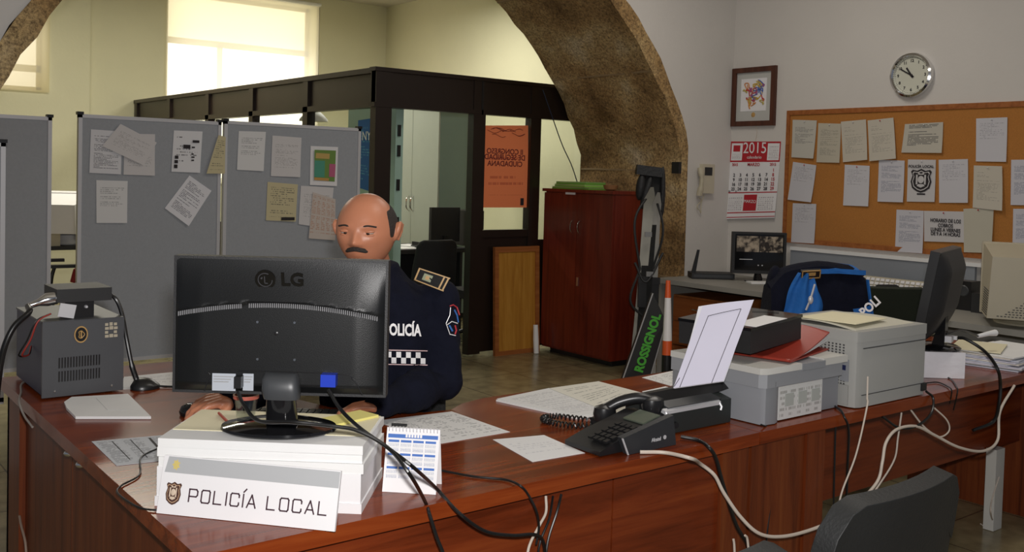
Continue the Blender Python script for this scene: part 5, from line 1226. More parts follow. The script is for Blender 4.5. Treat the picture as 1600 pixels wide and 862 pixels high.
pts = [q+Vector((-.085,0,-.022)), P(45,488,y=3.36), P(22,510,y=3.34), P(6,545,y=3.34), P(-2,590,y=3.36), P(-6,640,y=3.40), P(-8,740,y=3.45)]
tag(MB().tube(spline(pts, 8), .0095, 12).build('coaxial_cable', M['cable_b']), 'thick black coaxial cable arching from the radio over the left desk edge', 'cable')
for k, (mt_, lab) in enumerate(((mat('red wire', (.35,.03,.02), .5), 'red wire hanging from the radio connector beside the radio cabinet'), (M['cable_b'], 'thin black wire hanging beside the red wire at the radio cabinet'))):
    a = Vector((x0+.03, y0+.03, za+.02)); pts = [a, Vector((x0-.01-.006*k, y0+.02, za+.0)), Vector((x0-.03-.01*k, y0+.03, za-.06)), Vector((x0-.05-.01*k, y0+.05, za-.11)), Vector((x0-.02, y0+.10, za-.12)), Vector((x0-.004, y0+.14, za-.10))]
    tag(MB().tube(spline(pts, 8), .0028, 6).build('wire', mt_), lab, 'wire')
pts = [P(36,598,z=DZ+.004), P(24,602,z=DZ+.004), P(16,618,z=DZ+.004), Vector((XL-.006, P(18,622,z=DZ).y, DZ-.01)), P(24,640,x=XL-.008), P(34,650,x=XL-.004)]
pts = [(.775,3.70,DZ+.004),(.74,3.62,DZ+.005),(.715,3.50,DZ+.005),(.69,3.40,DZ-.004),(.688,3.32,DZ-.03),(.695,3.24,DZ-.05)]
tag(MB().tube(spline(pts, 8), .0035, 8).build('cable', mat('grey cable', (.30,.27,.24), .5)), 'grey cable looping over the desk edge left of the radio cabinet', 'cable')
# desk microphone base with hand mic cable
mc = thing('desk_microphone', 'black desk microphone base with a curved stem right of the radio cabinet', 'microphone', (1.075,3.38,DZ))
loft([(1.075,3.375,DZ+.001,.048,.036,2.2),(1.075,3.375,DZ+.012,.048,.036,2.2),(1.07,3.38,DZ+.03,.030,.024,2.2),(1.068,3.385,DZ+.036,.012,.010,2)], 'base', M['black'], mc, Matrix())
p0 = Vector((1.05,3.385,DZ+.03)); MB().tube(spline([p0, (1.035,3.39,DZ+.08), (1.022,3.41,DZ+.17), (1.015,3.44,DZ+.25), (1.0,3.46,DZ+.30), (.968,3.46,DZ+.325)], 8), [.009]*9+[.007]*32, 10).build('curved_stem', M['black'], mc)
tag(MB().tube(spline([(1.11,3.36,DZ+.008),(1.16,3.33,DZ+.006),(1.24,3.31,DZ+.006),(1.34,3.33,DZ+.006),(1.44,3.4,DZ+.006)], 8), .0035, 8).build('cable', M['cable_b']), 'black cable running right from the desk microphone base', 'cable')
# ================================================================ PAPERS ON THE DESKS
def desk_sheet(lab, px, mt, z=.0006, th=.0008, curl=0, name='paper_sheet', cat='paper sheet', group='loose papers on the desks', n=6):
    c = [P(*q, z=DZ) for q in px]; m = MB()   # tl,tr,br,bl
    def fn(u, v):
        q = (c[3]*(1-u)+c[2]*u)*(1-v)+(c[0]*(1-u)+c[1]*u)*v; return q+Vector((0,0,z+th+abs(curl)*(max(0,u-.55)/.45)**2*(1-v*.5)))
    m.surf(fn, n, n, th); return tag(m.build(name, mt), lab, cat, group)
pw = [paper(f'desk paper {i}', b, ink, ln, 60+i, cols=cl, opacity=op, dens=.45, thr=th, top=tp, bot=bt) for i, (b, ink, ln, cl, op, th, tp, bt) in enumerate([
    ((.80,.80,.80),(.15,.15,.18),22,1,.5,.5,.85,.25), ((.78,.78,.77),(.12,.12,.14),24,3,.6,.48,.9,.1), ((.74,.74,.74),(.25,.25,.28),40,1,.5,.44,.9,.1), ((.80,.80,.80),(.4,.4,.45),12,1,.4,.5,.8,.3)])]
def slabquad(name, lab, cat, px, z0, z1, mt, group=None):
    c = [P(*q, z=DZ) for q in px]; m = MB(); m.hexa([c[0]+Vector((0,0,z0)),c[1]+Vector((0,0,z0)),c[2]+Vector((0,0,z0)),c[3]+Vector((0,0,z0)),c[0]+Vector((0,0,z1)),c[1]+Vector((0,0,z1)),c[2]+Vector((0,0,z1)),c[3]+Vector((0,0,z1))]); return tag(m.build(name, mt, recalc=True), lab, cat, group)
ev = P(102,632,z=DZ)
m = MB(); c = [P(*q, z=DZ) for q in ((118,655),(236,655),(200,619),(112,624),(100,632),(104,641))]
m.prism([(q.x, q.y) for q in c], DZ+.001, DZ+.009, .002); o = m.build('envelope', M['paperw'], recalc=True); tag(o, 'white envelope in front of the radio cabinet', 'envelope')
m = MB(); [m.tube([(a[0].x,a[0].y,DZ+.0094),(a[1].x,a[1].y,DZ+.0094)], .0005, 4) for a in ((P(150,626,z=DZ), P(168,645,z=DZ)), (P(168,645,z=DZ), P(205,645,z=DZ)))]; m.build('fold_line', mat('fold grey', (.5,.5,.5), .8), o)
frm = paper('form print', (.55,.57,.60), (.10,.10,.12), 26, 71, cols=4, opacity=.55, dens=.5, thr=.42, top=.95, bot=.08)
o = desk_sheet('grey printed form with black column lines beside the sign', [(143,690),(300,676),(330,712),(182,728)], frm)
m = MB()
for t, w_ in ((.18,.002),(.36,.002),(.55,.006),(.74,.002)):
    a = P(143,690,z=DZ).lerp(P(300,676,z=DZ), t); b = P(182,728,z=DZ).lerp(P(330,712,z=DZ), t); a = a.lerp(b,.08); b = a.lerp(b,.82); d_ = (b-a).normalized(); n_ = Vector((-d_.y,d_.x,0))*w_/2
    m.prism([(q.x,q.y) for q in (a-n_, b-n_, b+n_, a+n_)], DZ+.0015, DZ+.0021)
m.build('column_lines', M['ink'], o, smooth=False)
desk_sheet('large sheet half hidden behind the radio cabinet and the monitor', [(194,589),(285,580),(300,603),(186,609)], pw[0])
desk_sheet('large typed sheet behind the desk calendar', [(585,658),(706,643),(797,675),(690,693)], pw[1])
desk_sheet('small white sheet between the calendar and the telephone', [(770,687),(850,680),(914,708),(832,722)], pw[3])
o = slabquad('paper_pile', 'thin pile of white papers at the inner edge of the desk behind the telephone', 'papers', [(900,655),(960,650),(880,606),(775,627)], .0005, .006, M['paperw'])
desk_sheet('sheet with grey text block on top of the thin pile', [(776,626),(858,609),(968,646),(898,653)], pw[2], z=.0065)
desk_sheet('cream sheet overlapping the thin pile, touching the coiled cord', [(858,610),(935,599),(1010,619),(962,652)], paper('cream form', (.74,.72,.64), (.15,.15,.15), 18, 77, opacity=.5, dens=.4), z=.008)
desk_sheet('white sheet just behind the upright papers of the fax machine', [(1003,590),(1062,577),(1085,596),(1048,603)], pw[1])
desk_sheet('small sheet peeping out left of the upright papers', [(1003,612),(1040,604),(1060,610),(1020,622)], pw[0], z=.001)

# ================================================================ TELEPHONE
ph = thing('telephone', 'black office telephone with coiled cord in front of the fax machine', 'telephone', (1.99,2.03,DZ))
def D(px, py, h=0): return P(px, py, z=DZ+h)
# wedge body: tip at left, rising to the right
A0, A1 = D(884,697,.002), D(962,720,.002)      # front-left low edge (near side) ... right end
m = MB()
yN, yFv = 1.905, 2.07
prof = [(1.83,.004),(1.83,.016),(1.90,.038),(1.99,.058),(2.06,.076),(2.10,.074),(2.10,.004)]
m.prism_y([(x, DZ+z) for x, z in prof], yN+.02, yFv, .006, 2); m.build('body', M['black'], ph, recalc=True)
m = MB(); m.prism_y([(x, DZ+z) for x, z in [(1.915,.001),(1.89,.050),(2.09,.088),(2.105,.001)]], yN-.004, yN+.018, .003, 2); m.build('side_stand', mat('charcoal plastic', (.028,.03,.034), .4), ph, recalc=True)
m = MB(); m.prism_y([(x, DZ+z) for x, z in [(1.910,.001),(1.886,.050),(1.891,.050),(1.915,.001)]], yN-.006, yN-.003); m.build('stand_edge', M['alu'], ph, recalc=True)
text('Alcatel', .015, M['alu'], ph, Matrix.Translation((2.022, yN-.0045, DZ+.028)) @ FM, name='brand_lettering', sx=.9, bold=.0003)
MB(Matrix.Translation((2.056, yN-.0045, DZ+.030)) @ FM).lathe([(.006,0),(.006,.001)], seg=20).build('brand_mark', M['alu'], ph)
# keypad and display on the slope
sl_ = Matrix.Translation((1.93, 0, DZ+.046)) @ Matrix.Rotation(-math.atan2(.021,.095), 4, 'Y')
m = MB(sl_)
for i in range(5):
    for j in range(4): m.box(-.07+.026*i, -.052+.026*i, 1.935+.020*j, 1.949+.020*j, .0, .006, .002)
m.build('keys', M['black'], ph); m = MB(sl_); m.box(.08,.15,1.94,2.02,0,.004,.001); m.build('display', mat('lcd', (.10,.12,.09), .15), ph)
# handset lying along the far side, earpiece left
hp = [D(940,640,.075), D(965,632,.088), D(1000,628,.098), D(1025,628,.105)]
h0, h1 = Vector((1.93,2.19,DZ+.085)), Vector((2.10,2.02,DZ+.135))
h0, h1 = P(945,642,y=2.12), P(1020,629,y=2.03)
m = MB(); pts = spline([h0+Vector((0,0,.004)), h0.lerp(h1,.3)+Vector((0,0,.020)), h0.lerp(h1,.7)+Vector((0,0,.022)), h1+Vector((0,0,.004))], 6); m.tube(pts, .017, 12)
d_ = (h1-h0).normalized()
for q, s_ in ((h0, 1), (h1, -1)): m.lathe([(.012,-.028),(.029,-.026),(.033,-.006),(.030,.012),(.012,.020)], q, sx=1.1)
m.build('handset', M['black'], ph)
m = MB(); m.box(h0.x-.02, h0.x+.05, 2.07, 2.16, DZ+.01, h0.z-.024, .004); m.box(h1.x-.05, h1.x+.01, 1.99, 2.06, DZ+.05, h1.z-.024, .004); m.build('cradle', M['black'], ph)
# coiled cord
m = MB(); base = spline([D(950,664,.012), D(915,665,.012), D(880,663,.012), D(853,657,.012), D(850,652,.012), D(870,650,.014), D(905,654,.014), D(940,658,.016), D(965,655,.03), h0+Vector((.01,0,-.03))], 30)
coil = []
for i, q in enumerate(base):
    t = i*1.15; nx = base[min(i+1, len(base)-1)]-base[max(i-1, 0)]; nx.normalize(); s_ = nx.cross(Vector((0,0,1))).normalized(); coil.append(q+s_*.0085*cos(t)+Vector((0,0,1))*.0085*sin(t))
m.tube(coil, .0026, 5); m.build('coiled_cord', M['cable_b'], ph)

# ================================================================ FAX MACHINE
fx = thing('fax_machine', 'black low fax machine with upright paper support right of the telephone', 'fax machine', (2.30,2.12,DZ))
m = MB(); m.prism_x([(1.985,DZ+.004),(1.985,DZ+.078),(2.03,DZ+.088),(2.15,DZ+.088),(2.15,DZ+.004)], 2.145, 2.445, .006, 2); m.build('body', mat('fax plastic', (.022,.027,.026), .4), fx, recalc=True)
m = MB(); m.prism_x([(1.980,DZ+.066),(1.980,DZ+.076),(1.992,DZ+.081),(1.997,DZ+.070)], 2.14, 2.39, .001); m.build('silver_trim', M['alu'], fx, recalc=True)
m = MB(); 
for x in (2.145, 2.385): m.tube([(x,1.984,DZ+.075),(x+.004,1.976,DZ+.060),(x,1.976,DZ+.050)], .004, 8)
m.build('trim_clip', M['alu'], fx)
m = MB(); m.prism_x([(1.988,DZ+.080),(2.03,DZ+.089),(2.03,DZ+.092),(1.986,DZ+.083)], 2.16, 2.40); m.build('grey_lid', M['dkgrey'], fx, recalc=True)
# support flap: slanted dark bar
fa, fb, fc, fd = P(1008,646,y=2.03), P(1141,606,y=2.03), P(1140,589,y=2.06), P(1004,616,y=2.06)
m = MB(); k_ = Vector((0,.02,.0)); m.hexa([fa, fb, fb+k_, fa+k_, fd, fc, fc+k_, fd+k_], .004); m.build('paper_support_flap', M['black'], fx, recalc=True)
q0, q1 = P(1079,629,y=2.03), P(1093,622,y=2.03)
text('XEROX' if 0 else 'IRIS', .014, M['cardw'], fx, Matrix.Translation((q0+q1)/2+Vector((0,-.004,0))) @ Matrix.Rotation(-.12,4,'Y') @ FM, name='brand_lettering', bold=.0006) if 0 else None
m = MB(); [m.box(q0.x+.006*k, q0.x+.006*k+.0045, 2.026, 2.030, q0.z+.003+.001*k, q0.z+.011+.001*k) for k in range(5)]; m.build('brand_mark', M['cardw'], fx, smooth=False)
m = MB(); m.tube(spline([(2.19,1.99,DZ+.03),(2.185,1.975,DZ+.03)], 3), .009, 10); m.build('side_jack', M['black'], fx)
for i, (dx, dy, rr_) in enumerate(((0,0,0),(.008,.006,.01),(.018,.012,.02))):
    c = [P(1052,606,d=2.93), P(1130,595,d=2.93), P(1178,468,d=2.99), P(1098,478,d=2.99)]
    off = Vector((dx, dy, -.003*i)); m = MB()
    m.surf(lambda u, v: (c[0]*(1-u)+c[1]*u)*(1-v)+(c[3]*(1-u)+c[2]*u)*v+off+Vector((0,.01,0))*v*v*i+Vector((0, .008*sin(pi*u)*v, 0)), 8, 8, .0012)
    if i == 0:
        o = m.build('paper_sheet', mat('lilac white paper', (.66,.64,.76), .8)); tag(o, 'front upright sheet with a thin drawn frame in the fax machine', 'paper sheet', 'upright sheets in the fax machine')
        def fp(u, v): return (c[0]*(1-u)+c[1]*u)*(1-v)+(c[3]*(1-u)+c[2]*u)*v+Vector((0, .008*sin(pi*u)*v-.0015, 0))
        m2 = MB()
        for pl in ([(.12,.0),(.20,.86),(.82,.90),(.76,.0)], [(.0,.02),(.05,.12)]):
            m2.tube([fp(u+(b[0]-u)*k/8, v+(b[1]-v)*k/8) for (u, v), b in zip(pl, pl[1:]) for k in range(9)], .0009, 5)
        m2.build('drawn_frame', M['ink'], o)
    else:
        o = m.build('paper_sheet', mat(f'white upright paper {i}', (.72,.72,.76), .8)); tag(o, ['', 'middle upright sheet behind the framed one in the fax machine', 'rearmost upright sheet sticking out at the top right in the fax machine'][i], 'paper sheet', 'upright sheets in the fax machine')

# ================================================================ INKJET PRINTER
ij = thing('inkjet_printer', 'low grey all in one printer under the red and black binders', 'printer', (2.70,2.12,DZ))
gm = mat('cool grey plastic', (.26,.27,.29), .42); gl_ = mat('light grey plastic', (.60,.59,.55), .45)
x0, x1, y0, y1 = 2.475, 2.93, 1.895, 2.27
# body with front opening: two side towers and a top bridge
m = MB(); m.prism([(x0+.02,y0+.02),(x0+.03,y0+.004),(x0+.075,y0),(x0+.10,y0+.01),(x0+.11,y1-.05),(x0+.11,y1),(x0+.01,y1),(x0,y1-.05)], DZ+.003, DZ+.135, .008, 3)
m.box(x1-.10, x1, y0+.03, y1, DZ+.003, DZ+.135, .012, 3); m.box(x0+.06, x1-.05, y0+.10, y1, DZ+.003, DZ+.12, .004); m.build('lower_body', gm, ij)
m = MB(); m.prism([(x0+.012,y0+.02),(x0+.03,y0),(x1-.02,y0+.004),(x1,y0+.03),(x1,y1),(x0,y1)], DZ+.118, DZ+.165, .010, 3); m.build('upper_body', mat('mid grey plastic', (.30,.31,.33), .42), ij)
m = MB(); m.prism([(x0+.005,y0+.01),(x0+.03,y0-.004),(x0+.20,y0-.004),(x0+.20,y1),(x0-.004,y1)], DZ+.162, DZ+.182, .007, 3); m.box(x1-.13, x1+.004, y0+.0, y1, DZ+.162, DZ+.185, .006); m.build('scanner_lid', gl_, ij)
m = MB(); m.box(x0+.20, x1-.13, y0-.006, y1, DZ+.158, DZ+.180, .004); m.build('control_panel', gm, ij)
m = MB(); m.box(x0+.12, x1-.105, y0+.092, y0+.102, DZ+.004, DZ+.118); m.build('cavity', M['black'], ij)
lb = paper('white cartridge label', (.68,.68,.66), (.28,.27,.25), 6, 91, cols=5, opacity=.6, dens=.5, thr=.42, top=.92, bot=.08)
m = MB(); m.surf(lambda u, v: (x0+.116+(x1-x0-.225)*u, y0+.018, DZ+.004+.110*v), 3, 3, .006); o = m.build('label_plate', lb, ij, label='white plate with printed diagrams')
m = MB(); 
dgm = mat('pale diagram', (.45,.47,.44), .6)
for k in range(3):
    xx = x0+.145+.070*k; MB().box(xx, xx+.045, y0+.0155, y0+.0175, DZ+.045, DZ+.085, .001).build('diagram_box', dgm, ij, smooth=False)
# black binder and red binder on top
rbn = thing('ring_binder', 'red ring binder lying under the black binder on the low grey printer', 'binder', (2.765,2.09,DZ+.187), radians(14)); Mx = frame(rbn); z = DZ+.187
redm = mat('red binder card', (.32,.035,.02), .4)
m = MB(Mx); m.box(-.17,.175,-.14,.17,z-DZ-.187+0,.003); 
MB(Mx).box(-.18,.18,-.15,.16,0,.004,.001).build('cover', redm, rbn)
m = MB(Mx); m.surf(lambda u, v: (-.18+.36*u, -.15+.31*v, .006+.062*u**1.5+.004*sin(5*v)), 12, 6, .004, uv=False); m.build('cover', redm, rbn, label='lifted upper red cover')
m = MB(Mx); m.surf(lambda u, v: (-.18-.010*sin(pi*v), -.15+.31*u, .001+.010*v), 6, 6, .003, uv=False); m.build('spine', redm, rbn)
for k in range(3):
    m = MB(Mx); m.surf(lambda u, v: (-.165+.33*u, -.145+.29*v, .0055+.010*k*u+.028*u**1.5), 10, 4, .0015, uv=False); m.build('pages', M['paperw'], rbn)
bb = thing('box_file', 'black box file with a white label lying on top of the red binder', 'file box', (2.655,2.12,DZ+.222), radians(8)); Mx = frame(bb)
Mt2 = Mx @ Matrix.Rotation(-.05, 4, 'Y')
MB(Mt2).box(-.165,.165,-.13,.14,.0,.078,.004).build('box_body', M['blackm'], bb); MB(Mt2).box(-.168,.168,-.134,.142,.074,.084,.003).build('lid', M['blackg'], bb)
MB(Mt2).box(-.14,.06,-.135,-.05,.084,.0850).build('white_label', M['cardw'], bb)
m = MB(Mt2); m.tube(spline([(.10,.02,.0862),(.13,-.03,.0862),(.14,-.06,.0862)], 4), .0012, 5); m.build('elastic', M['dkgrey'], bb)

# ================================================================ LASER PRINTER
lp_ = thing('laser_printer', 'large beige grey laser printer with vented side near the middle of the desk', 'printer', (3.18,2.10,DZ))
x0, x1, y0, y1, zt = 2.955, 3.385, 1.872, 2.26, DZ+.262
pg = mat('warm grey plastic', (.37,.37,.35), .45); pc2 = mat('pale top plastic', (.60,.58,.48), .5)
m = MB(); m.prism([(x0+.028,y0),(x1,y0),(x1,y1),(x0,y1),(x0,y0+.028),(x0+.008,y0+.008)], DZ+.004, zt-.035, .006, 3); m.build('body', pg, lp_)
m = MB(); m.prism([(x0+.028,y0-.002),(x1+.002,y0-.002),(x1+.002,y1+.002),(x0-.002,y1+.002),(x0-.002,y0+.028),(x0+.006,y0+.006)], zt-.036, zt, .014, 4); m.build('top_cover', pg, lp_)
m = MB(); m.surf(lambda u, v: (x0+.03+(x1-x0-.06)*u, y0+.03+(y1-y0-.06)*v, zt+.001+.014*sin(pi*v)**1.0*(1-u*.3)), 10, 12, .003, uv=False); m.build('output_tray', pc2, lp_)
m = MB(); m.box(x0+.03, x1-.004, y0-.004, y0-.001, zt-.058, zt-.055); m.box(x0+.03, x1-.004, y0-.004, y0-.001, DZ+.045, DZ+.047); m.box(x1-.10,x1-.098,y0-.004,y0-.001,DZ+.047,zt-.058) if 0 else None
m.build('panel_seam', M['dkgrey'], lp_, smooth=False)
m = MB()
for r_ in range(6):
    for k in range(22):
        yv = y0+.05+.0145*k; m.box(x0-.0015, x0-.0003, yv, yv+.0065, zt-.100+.0095*r_, zt-.095+.0095*r_)
for r_ in range(9):
    for k in range(4): m.box(x0-.0015, x0-.0003, y0+.045+.011*k, y0+.051+.011*k, DZ+.03+.0095*r_, DZ+.035+.0095*r_)
m.build('side_vents', mat('vent shadow grey', (.05,.05,.05), .7), lp_, smooth=False, label='rows of punched vent holes')
m = MB(); m.box(x0-.004, x0+.012, y0+.03, y0+.062, DZ+.09, DZ+.165, .003); m.build('side_label', mat('grey label', (.28,.29,.31), .5), lp_)
m = MB(); m.box(x0-.006, x0-.003, y0+.040, y0+.056, DZ+.128, DZ+.145); m.build('usb_port', mat('dark blue port', (.02,.025,.08), .4), lp_)
m = MB(); m.box(x0-.008, x0+.02, y0+.028, y0+.07, DZ+.012, DZ+.078, .010, 3); m.build('corner_bulge', pg, lp_)
m = MB(); m.box(x1-.02, x1+.012, y0-.006, y0+.022, DZ+.018, DZ+.046, .003); m.build('power_socket', M['black'], lp_)
o = MB(Matrix.Translation((3.10,2.02,zt+.016)) @ Matrix.Rotation(.12,4,'Z')).box(-.10,.14,-.09,.12,0,.003,.0005).build('paper_sheet', M['paperc']); tag(o, 'cream sheet lying on top of the laser printer', 'paper sheet')

# ================================================================ REAM WITH SECOND MONITOR, PAPERS
rm = thing('wrapped_ream', 'shiny plastic wrapped white paper pack under the side-on monitor', 'paper pack', (3.88,2.08,DZ))
c = [P(1440,590,z=DZ), P(1507,592,z=DZ), P(1519,572,z=DZ)]; fx_ = (c[1]-c[0]).normalized(); bk_ = Vector((-fx_.y, fx_.x, 0)); 
Mr = Matrix((fx_, bk_, Vector((0,0,1)))).transposed().to_4x4(); Mr.translation = c[1]
def wrapmat():
    m = mat('crinkled wrap', (.80,.79,.82), .12, coat=.6, bump=.35, bscale=26); return m
MB(Mr).box(-.27, 0, 0, .22, .001, .105, .006, 3).build('paper_pack', wrapmat(), rm)
for z in ((.035,.07) if 0 else ()): MB(Mr).box(-.272,.002,-.002,.222,z,z+.0012).build('wrap_seam', M['cardw'], rm)
tm = thing('side_monitor', 'black flat monitor seen edge-on standing on the wrapped paper pack', 'computer monitor', tuple(Mr @ Vector((-.09,.10,.107))))
bc = Mr @ Vector((-.09,.10,0)); bc.z = DZ+.107
# plane of the screen runs almost along the view direction
vd = Vector((bc.x, bc.y, 0)).normalized(); pa = radians(-10); sd = Matrix.Rotation(pa, 3, 'Z') @ vd  # along width (away)
fr_ = Vector((-sd.y, sd.x, 0))  # screen faces left
Mt3 = Matrix((sd, -fr_, Vector((0,0,1)))).transposed().to_4x4(); Mt3.translation = bc   # local x away, y right(back of monitor), z up
Tl = Matrix.Rotation(radians(-9), 4, 'X')
Mu = Mt3 @ Matrix.Translation((0,.0,.05)) @ Tl
m = MB(Mu); m.box(-.24,.24,-.035,.0,.0,.355,.006, 3); m.build('casing', M['black'], tm)
m = MB(Mu); m.surf(lambda u, v: (-.235+.47*u, .0+.045*(min(1,min(u,1-u)*7)**.6)*(1 if v > .35 and v < .8 else (v/.35 if v <= .35 else (1-v)/.2))**.6, .004+.347*v), 20, 24, 0, uv=False); m.build('back_shell', M['blackm'], tm, ang=60)
m = MB(Mu); m.box(-.225,.225,-.0365,-.0345,.02,.34); m.build('screen', M['blackg'], tm)
m = MB(Mt3); m.hexa([(-.035,.0,.01),(.035,.0,.01),(.035,.05,.01),(-.035,.05,.01),(-.03,.03,.13),(.03,.03,.13),(.03,.05,.13),(-.03,.05,.13)], .006); m.build('neck', M['blackg'], tm, recalc=True)
MB(Mt3).lathe([(.11,0),(.115,.004),(.10,.012),(.04,.018)], (0,.01,0), sy=.85, seg=40).build('base', M['blackg'], tm)
m = MB(Mt3); m.box(-.03,.02,.05,.075,.03,.055,.004); m.box(.03,.05,.05,.085,.035,.05,.003); m.build('cable_plug', M['alu'], tm)
rr = random.Random(5)
q0 = P(1565, 552, z=DZ+.03)
for i in range(9):
    labs = ['lowest','second','third','fourth','fifth','sixth','seventh','eighth','topmost']
    Mi = Matrix.Translation((4.36+rr.uniform(-.012,.012), 2.07+rr.uniform(-.012,.012), DZ+.001+.0062*i)) @ Matrix.Rotation(rr.uniform(-.12,.12)+.1, 4, 'Z')
    o = MB(Mi).box(-.24+.006*i, .23, -.15, .15-.004*i, 0, .0050, .0008).build('document_bundle', [M['paperw'], mat(f'bundle tint {i}', [(.55,.57,.65),(.70,.66,.60),(.62,.62,.72)][i%3], .75)][1 if i < 8 else 0])
    tag(o, f'{labs[i]} bundle in the flat pile of papers at the right end of the desk', 'papers', 'bundles of the pile at the right end of the desk')
o = MB(Matrix.Translation((4.28,2.12,DZ+.060)) @ Matrix.Rotation(.35,4,'Z')).box(-.13,.15,-.10,.10,0,.004,.0008).build('paper_sheet', M['paperc']); tag(o, 'cream sheet slanting on top of the pile at the right end of the desk', 'paper sheet')
q = P(1528,525,d=4.15); MB().tube([q, q+Vector((.05,-.02,.010)), q+Vector((.09,-.03,.012))], [.008,.010,.014], 10).build('video_plug', M['white'], tm, label='white plug on a thin cable')
MB().tube(spline([Mt3 @ Vector((.0,.05,.06)), (q+(Mt3 @ Vector((.0,.05,.06))))/2+Vector((0,0,.02)), q], 5), .004, 6).build('plug_cable', M['black'], tm)
# keyboard in front of officer, mouse
ms = thing('computer_mouse', 'black computer mouse under the officer right hand', 'mouse', tuple(P(308,652,z=DZ)))
q = P(306,650,z=DZ); loft([(0,0,.002,.030,.052,2.4),(0,0,.012,.032,.055,2.4),(0,.004,.028,.026,.045,2.3),(0,.008,.038,.012,.022,2)], 'mouse_body', M['blackg'], ms, Matrix.Translation(q) @ Matrix.Rotation(.55,4,'Z'))
ky = thing('keyboard', 'black keyboard behind the large monitor under the officer left hand', 'keyboard', (1.30,2.62,DZ), -YAW); Mk = frame(ky)
MB(Mk).box(-.20,.20,-.07,.07,.002,.018,.004).build('keyboard_body', M['blackm'], ky)
m = MB(Mk)
for r_ in range(5):
    for k in range(18): m.box(-.19+.021*k, -.173+.021*k, -.06+.024*r_, -.041+.024*r_, .018, .024, .002)
m.build('keys', M['black'], ky)
pnn = tag(MB().cyl(P(612,663,z=DZ+.006), P(636,664,z=DZ+.006), .0045, seg=8).build('pen', M['black']), 'black pen lying at the top of the desk calendar on the typed sheet', 'pen')
# ================================================================ CABLES
def cable(lab, pts, r, mt, name='cable', group=None, n=8, seg=8):
    return tag(MB().tube(spline(pts, n), r, seg).build(name, mt), lab, 'cable', group)
cb_, cw_ = M['cable_b'], M['cable_w']
E1 = 1.845   # just in front of the desk edge
def LQ(px, py, dy): return Ml @ lp(px, py, dy)
def T(px, py): return P(px, py, z=ST+.010)
a3 = Ml @ Vector((lp(374,592,-.05).x, -.060, lp(374,610,-.05).z)); b3 = Ml @ Vector((lp(516,592,-.05).x, -.068, lp(516,606,-.05).z))
cable('black power cable of the large monitor dropping over the desk edge', [a3, LQ(381,632,-.085), P(404,657,d=2.14), P(457,668,d=2.08)+Vector((0,0,.012)), P(525,669,d=2.10)+Vector((0,0,.004)), P(562,674,d=2.10), P(607,700,d=2.09), P(641,742,d=2.04), P(664,783,z=DZ+.010), P(672,806,y=E1-.01), P(682,838,y=E1-.02), P(697,880,y=E1-.03), P(710,960,y=E1-.02)], .0042, cb_)
cable('black video cable curving from the blue plug to the hanging cable bundle', [b3, LQ(532,639,-.10), P(562,668,d=2.12), P(604,698,d=2.11), P(645,729,d=2.06), P(682,763,z=DZ+.02), P(716,800,y=E1-.03), P(757,829,y=E1-.03), P(800,836,y=E1-.03), P(836,835,y=E1-.02), P(850,850,y=E1), P(852,900,y=E1+.02)], .0042, cb_)
cable('thin black cable on the desk right of the calendar, hanging over the edge', [P(686,734,z=DZ+.004), P(740,744,z=DZ+.004), P(789,749,z=DZ+.004), P(812,758,z=DZ+.004), P(825,772,y=E1), P(838,798,y=E1-.01), P(842,823,y=E1), P(838,850,y=E1)], .003, cb_)
cable('white cable end hanging below the desk edge beside the black bundle', [P(853,775,y=1.90), P(853,800,y=1.88), P(842,822,y=E1+.02), P(826,856,y=E1), P(822,900,y=E1)], .0035, cw_)
cable('outer black cable of the bundle hanging below the desk edge', [P(877,772,y=1.90), P(870,800,y=1.885), P(856,845,y=1.88), P(850,900,y=1.87)], .0035, cb_)
cable('inner black cable of the bundle hanging below the desk edge', [P(864,775,y=1.90), P(858,810,y=1.87), P(843,850,y=1.86), P(838,900,y=1.86)], .003, cb_)
cable('thin black mouse cable winding over the printed form at the left desk edge', [P(252,698,z=DZ+.006), P(221,714,z=DZ+.005), P(218,741,z=DZ+.004), P(190,758,z=DZ+.004), P(184,770,z=DZ+.004), P(212,790,z=DZ+.004), P(236,796,z=DZ+.004), P(262,795,z=DZ+.004)], .0023, cb_)
def C3(*l, y=E1): return [P(1000+a/2.667, 560+b/2.667, y=(c[0] if c else y)) for a, b, *c in l]
cable('thick cream cable sagging from the telephone along the whole desk front', [P(1000,706,z=DZ+.006), P(1040,707,z=DZ+.006), P(1080,716,z=DZ+.006)]+C3((250,437),(310,485,1.83),(350,560,1.82),(420,660,1.80),(500,730,1.78),(600,740,1.78),(720,710,1.79),(830,660,1.79),(920,590,1.80),(990,510,1.81),(1010,430,1.81),(1025,350,1.82),(1070,295,1.83),(1150,282,1.83),(1230,320,1.82),(1330,370,1.80),(1430,385,1.80),(1490,340,1.82),(1500,220,1.84),(1560,112,1.845)), .0052, cw_, n=8)
cable('black cable from the fax machine side falling over the desk edge', [P(1064,682,z=DZ+.010), P(1092,688,z=DZ+.005), P(1109,700,y=E1-.008)]+C3((318,420,1.835),(345,520,1.83),(400,690,1.82),(450,775,1.81),(470,860,1.80)), .0055, cb_)
cable('thin black cable hanging down the panel right of the fax machine', C3((505,275,1.89),(545,300,1.90),(555,400,1.895),(550,550,1.895),(530,720,1.89),(520,860,1.89)), .003, cb_)
cable('left black strand hanging in front of the desk joint below the low grey printer', C3((815,285,1.87),(812,400,1.87),(808,560,1.87),(806,720,1.87)), .003, cb_)
cable('black cable from the low grey printer hanging down the desk joint', [P(1302,633,z=DZ+.006), P(1313,640,z=DZ+.006)]+C3((850,240,1.848),(870,300,1.84),(865,450,1.85),(860,600,1.86),(850,760,1.87)), .0038, cb_)
